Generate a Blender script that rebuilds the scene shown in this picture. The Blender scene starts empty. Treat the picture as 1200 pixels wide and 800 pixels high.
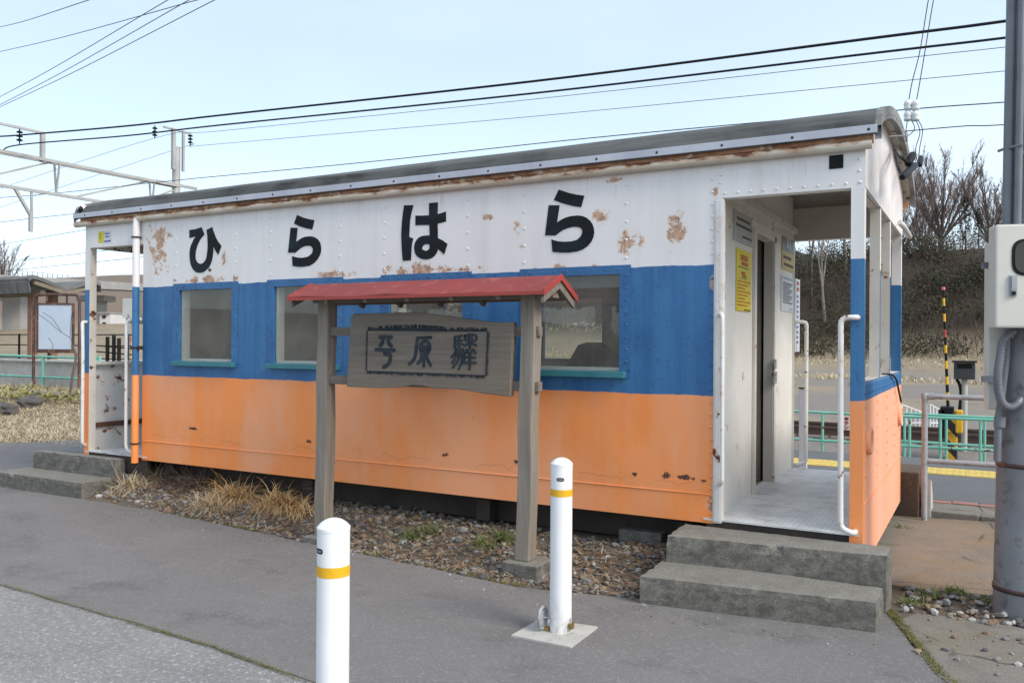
import bpy, bmesh, math, random
from mathutils import Vector, Matrix
R = math.radians
random.seed(7)
scn = bpy.context.scene
col = scn.collection

# ------------------------------------------------------------------ camera
CAM = Vector((.6303, -5.4496, 1.51)); FPX = 986.8
_y, _p, _r = R(29.2742), R(.0867), R(.3683)
FW = Vector((-math.sin(_y)*math.cos(_p), math.cos(_y)*math.cos(_p), math.sin(_p)))
_rt = Vector((math.cos(_y), math.sin(_y), 0)); _up = _rt.cross(FW)
RT = _rt*math.cos(_r) + _up*math.sin(_r); UP = _up*math.cos(_r) - _rt*math.sin(_r)
cd = bpy.data.cameras.new('camera'); cam = bpy.data.objects.new('camera', cd); col.objects.link(cam)
cd.sensor_width = 36; cd.lens = FPX/1200*36; cd.clip_start = .05; cd.clip_end = 3000
cam.matrix_world = Matrix(((RT.x, UP.x, -FW.x, CAM.x), (RT.y, UP.y, -FW.y, CAM.y), (RT.z, UP.z, -FW.z, CAM.z), (0, 0, 0, 1)))
scn.camera = cam

# ------------------------------------------------------------------ sky, sun, exposure
SUN_EL, SUN_ROT = R(40), R(101)
w = bpy.data.worlds.new('World'); scn.world = w; w.use_nodes = True
nt = w.node_tree; N = nt.nodes; LK = nt.links
bg = N['Background']; bg.inputs[1].default_value = .15
sky = N.new('ShaderNodeTexSky'); sky.sky_type = 'NISHITA'; sky.sun_disc = False
sky.sun_elevation = SUN_EL; sky.sun_rotation = SUN_ROT
sky.air_density = 1.0; sky.dust_density = 2.0; sky.ozone_density = 2.0; sky.altitude = 600
tc = N.new('ShaderNodeTexCoord'); mp = N.new('ShaderNodeMapping'); mp.inputs['Scale'].default_value = (1, 1, 3.2)
LK.new(tc.outputs['Generated'], mp.inputs[0])
cn = N.new('ShaderNodeTexNoise'); cn.inputs['Scale'].default_value = 1.1; cn.inputs['Detail'].default_value = 3; cn.inputs['Roughness'].default_value = .55
LK.new(mp.outputs[0], cn.inputs['Vector'])
cr = N.new('ShaderNodeMapRange'); cr.inputs[1].default_value = .35; cr.inputs[2].default_value = .75; cr.inputs[3].default_value = .40; cr.inputs[4].default_value = .64
LK.new(cn.outputs[0], cr.inputs[0])
mx = N.new('ShaderNodeMix'); mx.data_type = 'RGBA'
LK.new(cr.outputs[0], mx.inputs[0]); LK.new(sky.outputs[0], mx.inputs[6]); mx.inputs[7].default_value = (5.5, 6.25, 6.8, 1)
LK.new(mx.outputs[2], bg.inputs[0])
sd = bpy.data.lights.new('sun', 'SUN'); sd.energy = 2.3; sd.angle = R(26); sd.color = (1, .91, .80)
sun = bpy.data.objects.new('sun', sd); col.objects.link(sun)
sdir = Vector((math.cos(SUN_EL)*math.sin(SUN_ROT), math.cos(SUN_EL)*math.cos(SUN_ROT), math.sin(SUN_EL)))
sun.rotation_euler = sdir.to_track_quat('Z', 'Y').to_euler(); sun.location = (10, 0, 20)
vs = scn.view_settings; vs.view_transform = 'Standard'; vs.look = 'None'; vs.exposure = .55; vs.gamma = 1; vs.use_curve_mapping = False

# ------------------------------------------------------------------ pixel -> place (1200x800 photo pixels)
def ray(u, v): return FW + RT*((u-600)/FPX) - UP*((v-400)/FPX)
def pz(u, v, z=0.): d = ray(u, v); return CAM + d*((z-CAM.z)/d.z)
def py(u, v, y=0.): d = ray(u, v); return CAM + d*((y-CAM.y)/d.y)
def pxx(u, v, x=0.): d = ray(u, v); return CAM + d*((x-CAM.x)/d.x)
def pd(u, v, t): return CAM + ray(u, v)*t

# ------------------------------------------------------------------ mesh helpers
ORG = {}
class MB:
    def __init__(s): s.v = []; s.f = []; s.m = []; s.sm = []
    def add(s, vs, fs, mi=0, smooth=False):
        b = len(s.v); s.v += [tuple(p) for p in vs]
        for f in fs: s.f.append(tuple(i+b for i in f)); s.m.append(mi); s.sm.append(smooth)
        return s
    def box(s, x0, x1, y0, y1, z0, z1, mi=0):
        return s.add([(x0,y0,z0),(x1,y0,z0),(x1,y1,z0),(x0,y1,z0),(x0,y0,z1),(x1,y0,z1),(x1,y1,z1),(x0,y1,z1)],
            [(0,3,2,1),(4,5,6,7),(0,1,5,4),(1,2,6,5),(2,3,7,6),(3,0,4,7)], mi)
    def bbox(s, x0, x1, y0, y1, z0, z1, b=.01, mi=0):      # chamfered box
        vs = []; 
        bm = bmesh.new(); bmesh.ops.create_cube(bm, size=1)
        for v in bm.verts: v.co = Vector(((x0+x1)/2+v.co.x*(x1-x0), (y0+y1)/2+v.co.y*(y1-y0), (z0+z1)/2+v.co.z*(z1-z0)))
        bmesh.ops.bevel(bm, geom=list(bm.edges), offset=b, segments=2, affect='EDGES', profile=.6)
        bm.verts.index_update()
        s.add([v.co.copy() for v in bm.verts], [tuple(v.index for v in f.verts) for f in bm.faces], mi); bm.free(); return s
    def obox(s, c, ax, ay, az, mi=0):                       # oriented box: centre and three half-axes
        c = Vector(c); P = []
        for k in (-1, 1):
            for j, i in ((-1,-1),(-1,1),(1,1),(1,-1)): P.append(c+ax*i+ay*j+az*k)
        return s.add(P, [(0,3,2,1),(4,5,6,7),(0,1,5,4),(1,2,6,5),(2,3,7,6),(3,0,4,7)], mi)
    def bar(s, a, b, w, h, mi=0, up=Vector((0,0,1))):
        a = Vector(a); b = Vector(b); d = b-a; n = d.normalized()
        if abs(n.dot(up)) > .98: up = Vector((0,1,0))
        sx = n.cross(up).normalized(); sz = sx.cross(n)
        return s.obox((a+b)/2, d/2, sx*(w/2), sz*(h/2), mi)
    def tube(s, pts, r, n=8, mi=0, closed=False, caps=True):
        pts = [Vector(p) for p in pts]; L = len(pts); rs = r if isinstance(r, (list, tuple)) else [r]*L
        rings = []; prev = None
        for i, p in enumerate(pts):
            a = pts[i-1] if (i > 0 or closed) else p; b = pts[(i+1) % L] if (i < L-1 or closed) else p
            t = (b-a).normalized()
            if prev is None:
                u = Vector((0,0,1)) if abs(t.z) < .9 else Vector((1,0,0)); x = t.cross(u).normalized()
            else:
                x = prev - t*prev.dot(t); x = x.normalized() if x.length > 1e-6 else t.orthogonal().normalized()
            prev = x; y = t.cross(x)
            rings.append([p + (x*math.cos(2*math.pi*k/n) + y*math.sin(2*math.pi*k/n))*rs[i] for k in range(n)])
        vs = [q for rg in rings for q in rg]; fs = []
        for i in range(L if closed else L-1):
            j = (i+1) % L
            for k in range(n): fs.append((i*n+k, i*n+(k+1) % n, j*n+(k+1) % n, j*n+k))
        s.add(vs, fs, mi, n > 4)
        if caps and not closed:
            s.add(rings[0], [tuple(range(n-1, -1, -1))], mi); s.add(rings[-1], [tuple(range(n))], mi)
        return s
    def lathe(s, c, prof, n=24, mi=0, axis='Z'):
        c = Vector(c); vs = []
        for (r, h) in prof:
            for k in range(n):
                a = 2*math.pi*k/n; q = (r*math.cos(a), r*math.sin(a), h)
                if axis == 'X': q = (q[2], q[0], q[1])
                if axis == 'Y': q = (q[0], q[2], q[1])
                vs.append(c+Vector(q))
        fs = []
        for i in range(len(prof)-1):
            for k in range(n): 
                f = (i*n+k, i*n+(k+1) % n, (i+1)*n+(k+1) % n, (i+1)*n+k)
                fs.append(f if axis != 'Y' else f[::-1])
        s.add(vs, fs, mi, True)
        return s
    def prism(s, poly, fn, d, mi=0, hole=None):             # poly in 2D, fn(a,b)->Vector, d thickness vector; optional hole
        bm = bmesh.new(); loops = [poly] + ([hole] if hole else [])
        es = []; LV = []
        for lp in loops:
            vv = [bm.verts.new(fn(*q)) for q in lp]; LV.append(vv)
            for i in range(len(vv)): es.append(bm.edges.new((vv[i], vv[(i+1) % len(vv)])))
        bmesh.ops.triangle_fill(bm, edges=es, use_beauty=True, use_dissolve=False)
        bm.verts.index_update(); bm.faces.ensure_lookup_table()
        front = [v.co.copy() for v in bm.verts]; n = len(front)
        tr = [tuple(v.index for v in f.verts) for f in bm.faces]
        d = Vector(d); s.add(front + [p+d for p in front], [], mi)
        b = len(s.v)-2*n
        for t in tr:
            a, bb, c = (front[i] for i in t)
            if (bb-a).cross(c-a).dot(d) > 0: t = t[::-1]
            s.f.append(tuple(i+b for i in t)); s.m.append(mi); s.sm.append(False)
            s.f.append(tuple(i+b+n for i in t[::-1])); s.m.append(mi); s.sm.append(False)
        for vv in LV:
            for i in range(len(vv)):
                p, q = vv[i].index, vv[(i+1) % len(vv)].index
                s.f.append((b+p, b+q, b+n+q, b+n+p)); s.m.append(mi); s.sm.append(False)
        bm.free(); return s
    def stroke(s, pts, wd, fn, d, mi=0):                    # brush stroke: 2D polyline with round ends, raised by d
        pts = [Vector(p) for p in pts]; L = []; Rr = []
        for i, p in enumerate(pts):
            a = pts[max(0, i-1)]; b = pts[min(len(pts)-1, i+1)]; t = (b-a).normalized(); n_ = Vector((-t.y, t.x))
            L.append(p+n_*wd/2); Rr.append(p-n_*wd/2)
        t1 = (pts[-1]-pts[-2]).normalized(); t0 = (pts[0]-pts[1]).normalized()
        poly = L + [pts[-1]+t1*wd*.4] + Rr[::-1] + [pts[0]+t0*wd*.4]
        d = Vector(d); n = len(pts)
        P = [fn(*q) for q in poly]; vs = P + [p+d for p in P]; k = len(P); fs = []
        for o in (0, k):
            for i in range(n-1): fs.append((o+i, o+i+1, o+2*n-1-i, o+2*n-i))
            fs.append((o+n-1, o+n, o+n+1)); fs.append((o, o+k-1, o+2*n))
        for i in range(k): fs.append((i, (i+1) % k, k+(i+1) % k, k+i))
        return s.add(vs, fs, mi)
    def build(s, name, mats, parent=None, bevel=0, origin=None):
        if not isinstance(mats, (list, tuple)): mats = [mats]
        if parent is not None: o0 = ORG[parent.name]
        elif origin is not None: o0 = Vector(origin)
        else:
            xs = [p[0] for p in s.v]; ys = [p[1] for p in s.v]; zs = [p[2] for p in s.v]
            o0 = Vector(((min(xs)+max(xs))/2, (min(ys)+max(ys))/2, min(zs)))
        me = bpy.data.meshes.new(name)
        me.from_pydata([(p[0]-o0.x, p[1]-o0.y, p[2]-o0.z) for p in s.v], [], s.f)
        for m in mats: me.materials.append(m)
        me.polygons.foreach_set('material_index', s.m); me.polygons.foreach_set('use_smooth', s.sm)
        me.update()
        o = bpy.data.objects.new(name, me); col.objects.link(o); ORG[o.name] = o0
        if parent is not None: o.parent = parent
        else: o.location = o0
        if bevel:
            b = o.modifiers.new('bevel', 'BEVEL'); b.width = bevel; b.segments = 2; b.limit_method = 'ANGLE'; b.angle_limit = R(40)
        return o
def tag(o, label=None, cat=None, group=None, kind=None):
    if label: o['label'] = label
    if cat: o['category'] = cat
    if group: o['group'] = group
    if kind: o['kind'] = kind
    return o
def thing(name, loc, label, cat, group=None):
    o = bpy.data.objects.new(name, None); o.empty_display_size = .2; col.objects.link(o)
    o.location = loc; ORG[o.name] = Vector(loc); return tag(o, label, cat, group)
def arc(cx, cz, r, a0, a1, n): return [(cx+r*math.cos(R(a0+(a1-a0)*i/n)), cz+r*math.sin(R(a0+(a1-a0)*i/n))) for i in range(n+1)]
def smooth_line(pts, n=6):                                  # Catmull-Rom
    pts = [Vector(p) for p in pts]; out = []
    for i in range(len(pts)-1):
        p0 = pts[max(i-1, 0)]; p1 = pts[i]; p2 = pts[i+1]; p3 = pts[min(i+2, len(pts)-1)]
        for k in range(n):
            t = k/n; out.append(.5*((2*p1)+(p2-p0)*t+(2*p0-5*p1+4*p2-p3)*t*t+(3*p1-p0-3*p2+p3)*t**3))
    return out+[pts[-1]]

# ------------------------------------------------------------------ materials
class M_:
    def __init__(s, name, rough=.6, metal=0., coords='Object'):
        s.m = bpy.data.materials.new(name); s.m.use_nodes = True; s.t = s.m.node_tree; s.n = s.t.nodes; s.l = s.t.links
        s.b = s.n['Principled BSDF']; s.b.inputs['Roughness'].default_value = rough; s.b.inputs['Metallic'].default_value = metal
        s.tc = s.n.new('ShaderNodeTexCoord').outputs[coords]
    def val(s, x, sock):
        if hasattr(x, 'node'): s.l.new(x, sock)
        else: sock.default_value = x if not isinstance(x, tuple) or len(x) != 3 or sock.type == 'VECTOR' else (*x, 1)
    def map(s, scale=(1,1,1), loc=(0,0,0), rot=(0,0,0)):
        n = s.n.new('ShaderNodeMapping'); n.inputs['Scale'].default_value = scale; n.inputs['Location'].default_value = loc; n.inputs['Rotation'].default_value = rot
        s.l.new(s.tc, n.inputs[0]); return n.outputs[0]
    def noise(s, scale, detail=5, rough=.55, vec=None, dist=0):
        n = s.n.new('ShaderNodeTexNoise'); n.inputs['Scale'].default_value = scale; n.inputs['Detail'].default_value = detail
        n.inputs['Roughness'].default_value = rough; n.inputs['Distortion'].default_value = dist
        s.l.new(vec if vec is not None else s.tc, n.inputs['Vector']); return n.outputs[0]
    def voro(s, scale, feature='F1', vec=None, out='Distance'):
        n = s.n.new('ShaderNodeTexVoronoi'); n.inputs['Scale'].default_value = scale; n.feature = feature
        s.l.new(vec if vec is not None else s.tc, n.inputs['Vector']); return n.outputs[out]
    def rng(s, x, a, b, c=0., d=1.):
        n = s.n.new('ShaderNodeMapRange'); s.l.new(x, n.inputs[0])
        for i, q in enumerate((a, b, c, d)): n.inputs[i+1].default_value = q
        return n.outputs[0]
    def math(s, op, a, b=0.):
        n = s.n.new('ShaderNodeMath'); n.operation = op; s.val(a, n.inputs[0]); s.val(b, n.inputs[1]); return n.outputs[0]
    def mix(s, f, a, b, mode='MIX'):
        n = s.n.new('ShaderNodeMix'); n.data_type = 'RGBA'; n.blend_type = mode; s.val(f, n.inputs[0]); s.val(a, n.inputs[6]); s.val(b, n.inputs[7]); return n.outputs[2]
    def sep(s, v=None):
        n = s.n.new('ShaderNodeSeparateXYZ'); s.l.new(v if v is not None else s.tc, n.inputs[0]); return n.outputs
    def color(s, c): s.val(c, s.b.inputs['Base Color']); return s
    def bump(s, h, strength=.3, dist=.01):
        n = s.n.new('ShaderNodeBump'); n.inputs['Strength'].default_value = strength; n.inputs['Distance'].default_value = dist
        s.l.new(h, n.inputs['Height'])
        if s.b.inputs['Normal'].links: s.l.new(s.b.inputs['Normal'].links[0].from_socket, n.inputs['Normal'])
        s.l.new(n.outputs[0], s.b.inputs['Normal']); return s
    def rough(s, x): s.val(x, s.b.inputs['Roughness']); return s
def mottled(name, c1, c2, scale=4, rough=.7, c3=None, s3=30, bumps=((60, .2, .004),), metal=0., lo=.35, hi=.65, spec=None):
    m = M_(name, rough, metal)
    c = m.mix(m.rng(m.noise(scale, 6, .6), lo, hi), c1, c2)
    if c3: c = m.mix(m.rng(m.noise(s3, 4, .6), .56, .7), c, c3)
    m.color(c)
    for (s, st, d) in bumps: m.bump(m.noise(s, 5, .6), st, d)
    if spec is not None: m.b.inputs['Specular IOR Level'].default_value = spec
    return m.m
RUST1, RUST2 = (.20, .055, .018), (.055, .02, .012)
def rust_col(m, sc=25): return m.mix(m.rng(m.noise(sc, 5, .6), .35, .65), RUST1, RUST2)

def rusty(name, base, base2, amount=.5, rough=.5, sc=9, edge=None):
    """paint with patches of rust; a larger amount spreads the rust"""
    m = M_(name, rough)
    c = m.mix(m.rng(m.noise(3, 5), .35, .65), base, base2)
    n = m.noise(sc, 8, .68); t = .78-.4*amount
    halo = m.rng(n, t-.05, t); mask = m.rng(n, t, t+.02)
    c = m.mix(m.math('MULTIPLY', halo, .45), c, (.42, .27, .15))
    c = m.mix(mask, c, rust_col(m)); m.color(c); m.rough(m.rng(mask, 0, 1, rough, .9))
    m.bump(n, .15, .006); return m.m

def body_paint(name, white, blue, orange, marks=(), chips=(), dent=.3, rg=.42):
    """three painted bands by height, faded and streaked, rust where it broke through (marks in side-wall x,z)"""
    m = M_(name, .42); x, y, z = m.sep()
    streak = m.noise(1, 6, .62, m.map((9, 9, .55))); cloud = m.noise(1.6, 5, .6); fine = m.noise(30, 6, .65)
    o = m.mix(m.rng(streak, .42, .72), orange, (orange[0]*.94, orange[1]*1.12, orange[2]*1.7))
    o = m.mix(m.rng(m.noise(1, 5, .55, m.map((1.25, 1.25, .45), (1.7, 0, 0))), .46, .60, 0, .65), o, (.80, .39, .225)); o = m.mix(m.rng(fine, .62, .72, 0, .35), o, (.55, .17, .045))
    b = m.mix(m.rng(streak, .36, .68), (blue[0], blue[1], blue[2]), (.042, .17, .355)); b = m.mix(m.rng(cloud, .5, .75, 0, .7), b, (.016, .085, .225))
    b = m.mix(m.rng(fine, .58, .72, 0, .7), b, (.013, .055, .16)); b = m.mix(m.rng(m.noise(1, 7, .7, m.map((16, 16, .8), (6, 1, 3))), .58, .70, 0, .5), b, (.075, .22, .36))
    wc = m.mix(m.rng(streak, .46, .72, 0, .5), white, (.64, .625, .61)); wc = m.mix(m.rng(m.noise(1, 5, .6, m.map((3, 3, 1.2), (4, 2, 1))), .58, .75, 0, .5), wc, (.57, .525, .48))
    zz = m.math('ADD', z, m.rng(m.noise(5, 6, .65), .3, .7, -.006, .006))
    run = m.math('MULTIPLY', m.rng(m.noise(1, 5, .6, m.map((38, 38, .9))), .60, .70), m.rng(m.math('ADD', z, m.rng(m.noise(7, 4), .3, .7, -.25, .25)), 2.45, 2.72, 0, .5))
    wc = m.mix(run, wc, (.45, .31, .19))
    c = m.mix(m.rng(zz, 1.168, 1.172), o, b); c = m.mix(m.rng(zz, 2.029, 2.033), c, wc)
    if marks:
        total = None
        for (mx_, mz, rx, rz) in marks:
            dx = m.math('DIVIDE', m.math('SUBTRACT', x, mx_), rx); dz = m.math('DIVIDE', m.math('SUBTRACT', z, mz), rz)
            d = m.math('SQRT', m.math('ADD', m.math('MULTIPLY', dx, dx), m.math('MULTIPLY', dz, dz)))
            d = m.math('ADD', d, m.rng(m.noise(11, 3, .6), .25, .75, -.75, .75)); e = m.rng(d, .25, 1.15, 1, 0); total = e if total is None else m.math('MAXIMUM', total, e)
        nz = m.noise(34, 10, .78, None, 1.2)
        sc = m.math('ADD', m.math('MULTIPLY', total, .34), m.math('MULTIPLY', nz, .8))
        halo = m.math('MULTIPLY', m.rng(sc, .56, .66), m.rng(total, 0, .2)); mask = m.math('MULTIPLY', m.rng(sc, .655, .70), m.rng(total, 0, .25))
        c = m.mix(m.math('MULTIPLY', halo, .5), c, (.64, .48, .34)); c = m.mix(m.math('MULTIPLY', mask, .8), c, m.mix(m.rng(fine, .42, .64), (.50, .25, .12), (.16, .06, .03)))
    if chips:
        total = None
        for (mx_, mz, rx, rz) in chips:
            dx = m.math('DIVIDE', m.math('SUBTRACT', x, mx_), rx); dz = m.math('DIVIDE', m.math('SUBTRACT', z, mz), rz)
            d = m.math('SQRT', m.math('ADD', m.math('MULTIPLY', dx, dx), m.math('MULTIPLY', dz, dz)))
            d = m.math('ADD', d, m.rng(m.noise(45, 4, .7), .3, .7, -.55, .55))
            e = m.rng(d, .7, .8, 1, 0); total = e if total is None else m.math('MAXIMUM', total, e)
        c = m.mix(total, c, m.mix(m.rng(fine, .45, .6), (.055, .022, .016), (.14, .05, .025)))
        # hairline crack in the orange paint just above the seam
        cz = m.math('ADD', .59, m.rng(m.noise(4.5, 8, .7, m.map((1, 1, .001))), .3, .7, -.05, .05))
        dl = m.math('ABSOLUTE', m.math('SUBTRACT', z, cz)); gate = m.rng(m.noise(2.2, 3, .5, m.map((1, 1, .01), (3.1, 0, 0))), .47, .55)
        c = m.mix(m.math('MULTIPLY', m.rng(dl, .001, .003, .5, 0), gate), c, (.16, .06, .025))
    m.b.inputs['Specular IOR Level'].default_value = .2 if dent < .1 else .45
    m.color(c); m.bump(m.noise(1.8, 2, .5), dent, .045); m.bump(m.noise(22, 5, .6), .15, .005)
    m.rough(m.rng(cloud, .3, .7, rg-.08, rg+.1)); return m.m

WHITE, BLUE, ORANGE = (.75, .73, .72), (.021, .112, .285), (.87, .275, .068)
def wx(u, v): p = py(u, v); return p.x, p.z
def mk(u, v, ru, rv, s=1): a = py(u, v); b = py(u+ru, v); c = py(u, v+rv); return (a.x, a.z, abs(b.x-a.x), abs(c.z-a.z))
marks = [mk(740, 284, 17, 22), mk(792, 270, 15, 26), mk(703, 252, 15, 11), mk(676, 318.5, 72, 9), mk(497, 317, 56, 11), mk(240, 327.5, 44, 8), mk(392, 322, 30, 7), mk(540, 316, 30, 6), mk(835, 330, 5, 22), mk(838, 225, 5, 14),
         mk(187, 290, 17, 36), mk(603, 268, 7, 14), mk(572, 254, 7, 5), mk(611, 290, 6, 8), mk(262, 302, 4, 12), mk(835, 590, 9, 22), mk(725, 210, 24, 4)]
marks += [mk(u, v, ru, 7.5) for u, v, ru in ((625, 319, 16), (650, 317.5, 18), (682, 317, 16), (715, 315.5, 20), (470, 319, 16), (500, 316, 20), (528, 315, 14), (222, 329.5, 16), (250, 327.5, 18), (275, 326, 8))]
chips = [mk(803, 559, 12, 3.5), mk(781, 557, 7, 4), mk(744, 556, 4, 3), mk(825, 563, 4, 2.2), mk(605, 541, 4, 3), mk(226, 502, 6, 2), mk(522, 533, 5, 3), mk(362, 517, 3, 2.5), mk(246, 316, 2.5, 3)]
# the side-wall materials are read in coordinates relative to the caboose base (x shifted)
CB = Vector((-3.75, 1.32, 0))
sh = lambda L: [(a-CB.x, b, c, d) for a, b, c, d in L]
MAT = {}
MAT['side'] = body_paint('side_paint', WHITE, BLUE, ORANGE, sh(marks), sh(chips))
MAT['body'] = body_paint('body_paint', WHITE, BLUE, ORANGE)
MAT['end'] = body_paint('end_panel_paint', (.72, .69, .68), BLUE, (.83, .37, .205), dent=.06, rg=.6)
MAT['cream'] = rusty('cream_paint', (.64, .61, .56), (.56, .52, .46), .42, .5, 7)
MAT['cream_clean'] = mottled('cream_interior', (.52, .49, .44), (.43, .40, .35), 2, .6)
MAT['sash'] = mottled('sash_white', (.74, .72, .67), (.66, .64, .59), 3, .5)
MAT['white_rust'] = rusty('white_rusty_paint', (.66, .65, .64), (.55, .53, .50), .43, .5, 8)
MAT['pipe_white'] = rusty('white_pipe_paint', (.74, .74, .72), (.66, .64, .6), .42, .38, 13)
MAT['end_white'] = rusty('end_wall_paint', (.74, .715, .67), (.66, .63, .575), .32, .5, 5)
MAT['gable'] = mottled('gable_paint', (.72, .68, .66), (.60, .56, .54), 3, .5)
def gutter_mat():
    m = M_('gutter_paint', .75); x, y, z = m.sep(); n = m.noise(1, 8, .72, m.map((5, 14, 14)))
    k = m.math('ADD', m.rng(z, 2.675, 2.735, -.18, .14), n); c = m.mix(m.rng(m.noise(4, 5), .35, .65), (.60, .55, .46), (.50, .43, .33))
    c = m.mix(m.rng(k, .46, .56, 0, .7), c, (.36, .19, .09)); c = m.mix(m.rng(k, .56, .62), c, rust_col(m, 30)); m.color(c); m.bump(n, .3, .006); return m.m
MAT['gutter'] = gutter_mat()
MAT['fascia_rust'] = mottled('fascia_rust', (.22, .085, .035), (.40, .22, .12), 9, .85, (.56, .50, .41), 12)
MAT['alu'] = mottled('aluminium_strip', (.52, .53, .58), (.42, .43, .48), 3, .45, metal=.35)
MAT['teal'] = mottled('teal_sill', (.025, .15, .18), (.04, .2, .23), 6, .5)
MAT['blue'] = mottled('blue_frame', (.023, .11, .27), (.036, .15, .33), 5, .45, (.014, .055, .14), 22)
MAT['black'] = mottled('black_paint', (.008, .009, .011), (.014, .016, .02), 3, .5)
MAT['dark_metal'] = mottled('dark_steel', (.02, .018, .016), (.045, .032, .025), 5, .8)
MAT['concrete'] = mottled('concrete', (.30, .29, .27), (.22, .215, .20), 4, .9, (.13, .13, .12), 12, ((90, .5, .004), (9, .3, .01)))
MAT['concrete_pale'] = mottled('pale_concrete', (.47, .46, .43), (.38, .37, .34), 5, .9, (.3, .29, .27), 25)
MAT['galv'] = mottled('galvanised', (.36, .38, .40), (.27, .29, .31), 4, .6, (.2, .21, .21), 18, metal=.1)
def bollard_mat():
    m = M_('bollard_white', .34); z = m.sep()[2]; c = m.mix(m.rng(m.noise(3, 5), .35, .65), (.79, .80, .815), (.74, .75, .76))
    sp = m.noise(28, 8, .75, m.map((1, 1, .35))); c = m.mix(m.math('MULTIPLY', m.rng(sp, .44, .62), m.rng(z, .0, .22, .75, 0)), c, (.30, .27, .23))
    sc = m.noise(1, 6, .7, m.map((30, 30, 4), (3, 1, 2))); c = m.mix(m.rng(sc, .66, .72, 0, .35), c, (.45, .44, .42)); m.color(c); return m.m
MAT['bollard'] = bollard_mat()
MAT['yellow'] = mottled('reflective_yellow', (.75, .42, .015), (.68, .37, .01), 8, .4)
MAT['plastic_black'] = mottled('black_plastic', (.009, .009, .01), (.015, .015, .016), 8, .55, spec=.15)
MAT['box'] = mottled('ivory_box', (.60, .59, .54), (.54, .53, .48), 1.5, .42, bumps=((3, .03, .003),))
MAT['grey_pvc'] = mottled('grey_pvc', (.17, .185, .21), (.13, .14, .16), 4, .45)
MAT['green'] = rusty('green_rail_paint', (.13, .43, .33), (.20, .50, .40), .4, .5, 9)
MAT['brown_metal'] = rusty('brown_frame_paint', (.075, .035, .03), (.05, .028, .025), .45, .6, 7)
MAT['wire'] = mottled('wire', (.012, .013, .014), (.02, .02, .022), 3, .6, spec=.2)
MAT['wire_thin'] = mottled('thin_wire', (.09, .09, .11), (.06, .06, .075), 3, .6)
MAT['porcelain'] = mottled('porcelain', (.75, .78, .76), (.66, .70, .69), 8, .15)
MAT['red'] = mottled('red_sheet', (.245, .036, .032), (.185, .032, .03), 2.2, .65, (.30, .075, .065), 9, ((5, .4, .012),))
MAT['brass'] = mottled('brass', (.42, .30, .10), (.3, .2, .07), 12, .4, metal=.8)
MAT['paper'] = mottled('paper_white', (.62, .64, .66), (.56, .58, .60), 6, .6)

def wood(name, c1, c2, c3, axis='Z', ringy=False):
    m = M_(name, .85); sc = {'Z': (26, 26, 1.1), 'X': (1.1, 26, 26), 'Y': (26, 1.1, 26)}[axis]
    g = m.noise(1, 8, .65, m.map(sc), .8 if ringy else .3); c = m.mix(m.rng(g, .3, .7), c1, c2)
    c = m.mix(m.rng(m.noise(2.5, 4), .45, .7, 0, .7), c, c3); m.color(c); m.bump(g, .5, .006); return m.m
MAT['post'] = wood('weathered_post', (.30, .27, .23), (.15, .13, .11), (.21, .17, .125))
MAT['rafter'] = wood('weathered_rafter', (.22, .19, .16), (.12, .10, .085), (.16, .12, .09), 'X')
MAT['board'] = wood('carved_board', (.225, .185, .145), (.115, .094, .073), (.175, .155, .13), 'X', True)
MAT['carve'] = mottled('carved_paint', (.026, .035, .045), (.05, .058, .066), 18, .85, spec=.15)

def asphalt_mat(name, base, dark, light, stain, ag=55, kk=1.):
    m = M_(name, .93); m.b.inputs['Specular IOR Level'].default_value = .3
    c = m.mix(m.rng(m.noise(.55, 7, .62), .36, .64), base, dark)
    st = m.noise(1.5, 9, .7, m.map((1, 1.5, 1), (5, 3, 0))); c = m.mix(m.rng(st, .52, .66, 0, .8), c, stain)
    g1 = m.noise(ag*2.2, 3, .75); g2 = m.noise(ag*.8, 4, .7); cell = m.voro(ag*1.4, out='Color'); lum = m.sep(cell)[0]
    c = m.mix(m.rng(g1, .34, .66, .55, 0), c, (dark[0]*.38, dark[1]*.38, dark[2]*.39)); c = m.mix(m.rng(g2, .54, .66, 0, .55*kk), c, light); c = m.mix(m.rng(m.noise(ag*1.1, 3, .7, m.map((1, 1, 1), (3, 8, 1))), .55, .68, 0, .5*kk), c, (dark[0]*.55, dark[1]*.55, dark[2]*.56))
    c = m.mix(m.math('MULTIPLY', m.rng(lum, .955, .975), m.rng(m.voro(ag*1.4), .15, .4, 1, 0)), c, (light[0]*1.12, light[1]*1.12, light[2]*1.1))
    m.color(c); m.bump(g1, .7, .005); m.bump(g2, .4, .006); m.bump(m.noise(2.2, 3), .2, .03); return m.m
def speckled(name, c1, c2, grain, sp, big=.7, rough=.9, stain=None, bstr=.6):
    m = M_(name, rough)
    c = m.mix(m.rng(m.noise(big, 6, .6), .35, .65), c1, c2)
    gr = m.noise(grain, 3, .7); c = m.mix(m.rng(gr, .3, .7, .0, .75), c, (c1[0]*.42, c1[1]*.42, c1[2]*.42))
    c = m.mix(m.rng(m.voro(grain*.45, out='Distance'), .0, .16, .85, 0), c, sp)
    if stain: c = m.mix(m.rng(m.noise(1.3, 7, .65, m.map((1, 1, 1), (5, 3, 0))), .52, .7), c, stain)
    m.color(c); m.bump(gr, bstr, .005); m.bump(m.noise(2.2, 3), .2, .03); return m.m
MAT['asphalt'] = asphalt_mat('asphalt', (.232, .222, .217), (.187, .179, .175), (.305, .295, .288), (.14, .134, .131), 60, .8)
MAT['road'] = asphalt_mat('old_road_asphalt', (.30, .295, .29), (.25, .247, .243), (.46, .455, .45), (.21, .207, .204), 48, 1.25)
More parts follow.
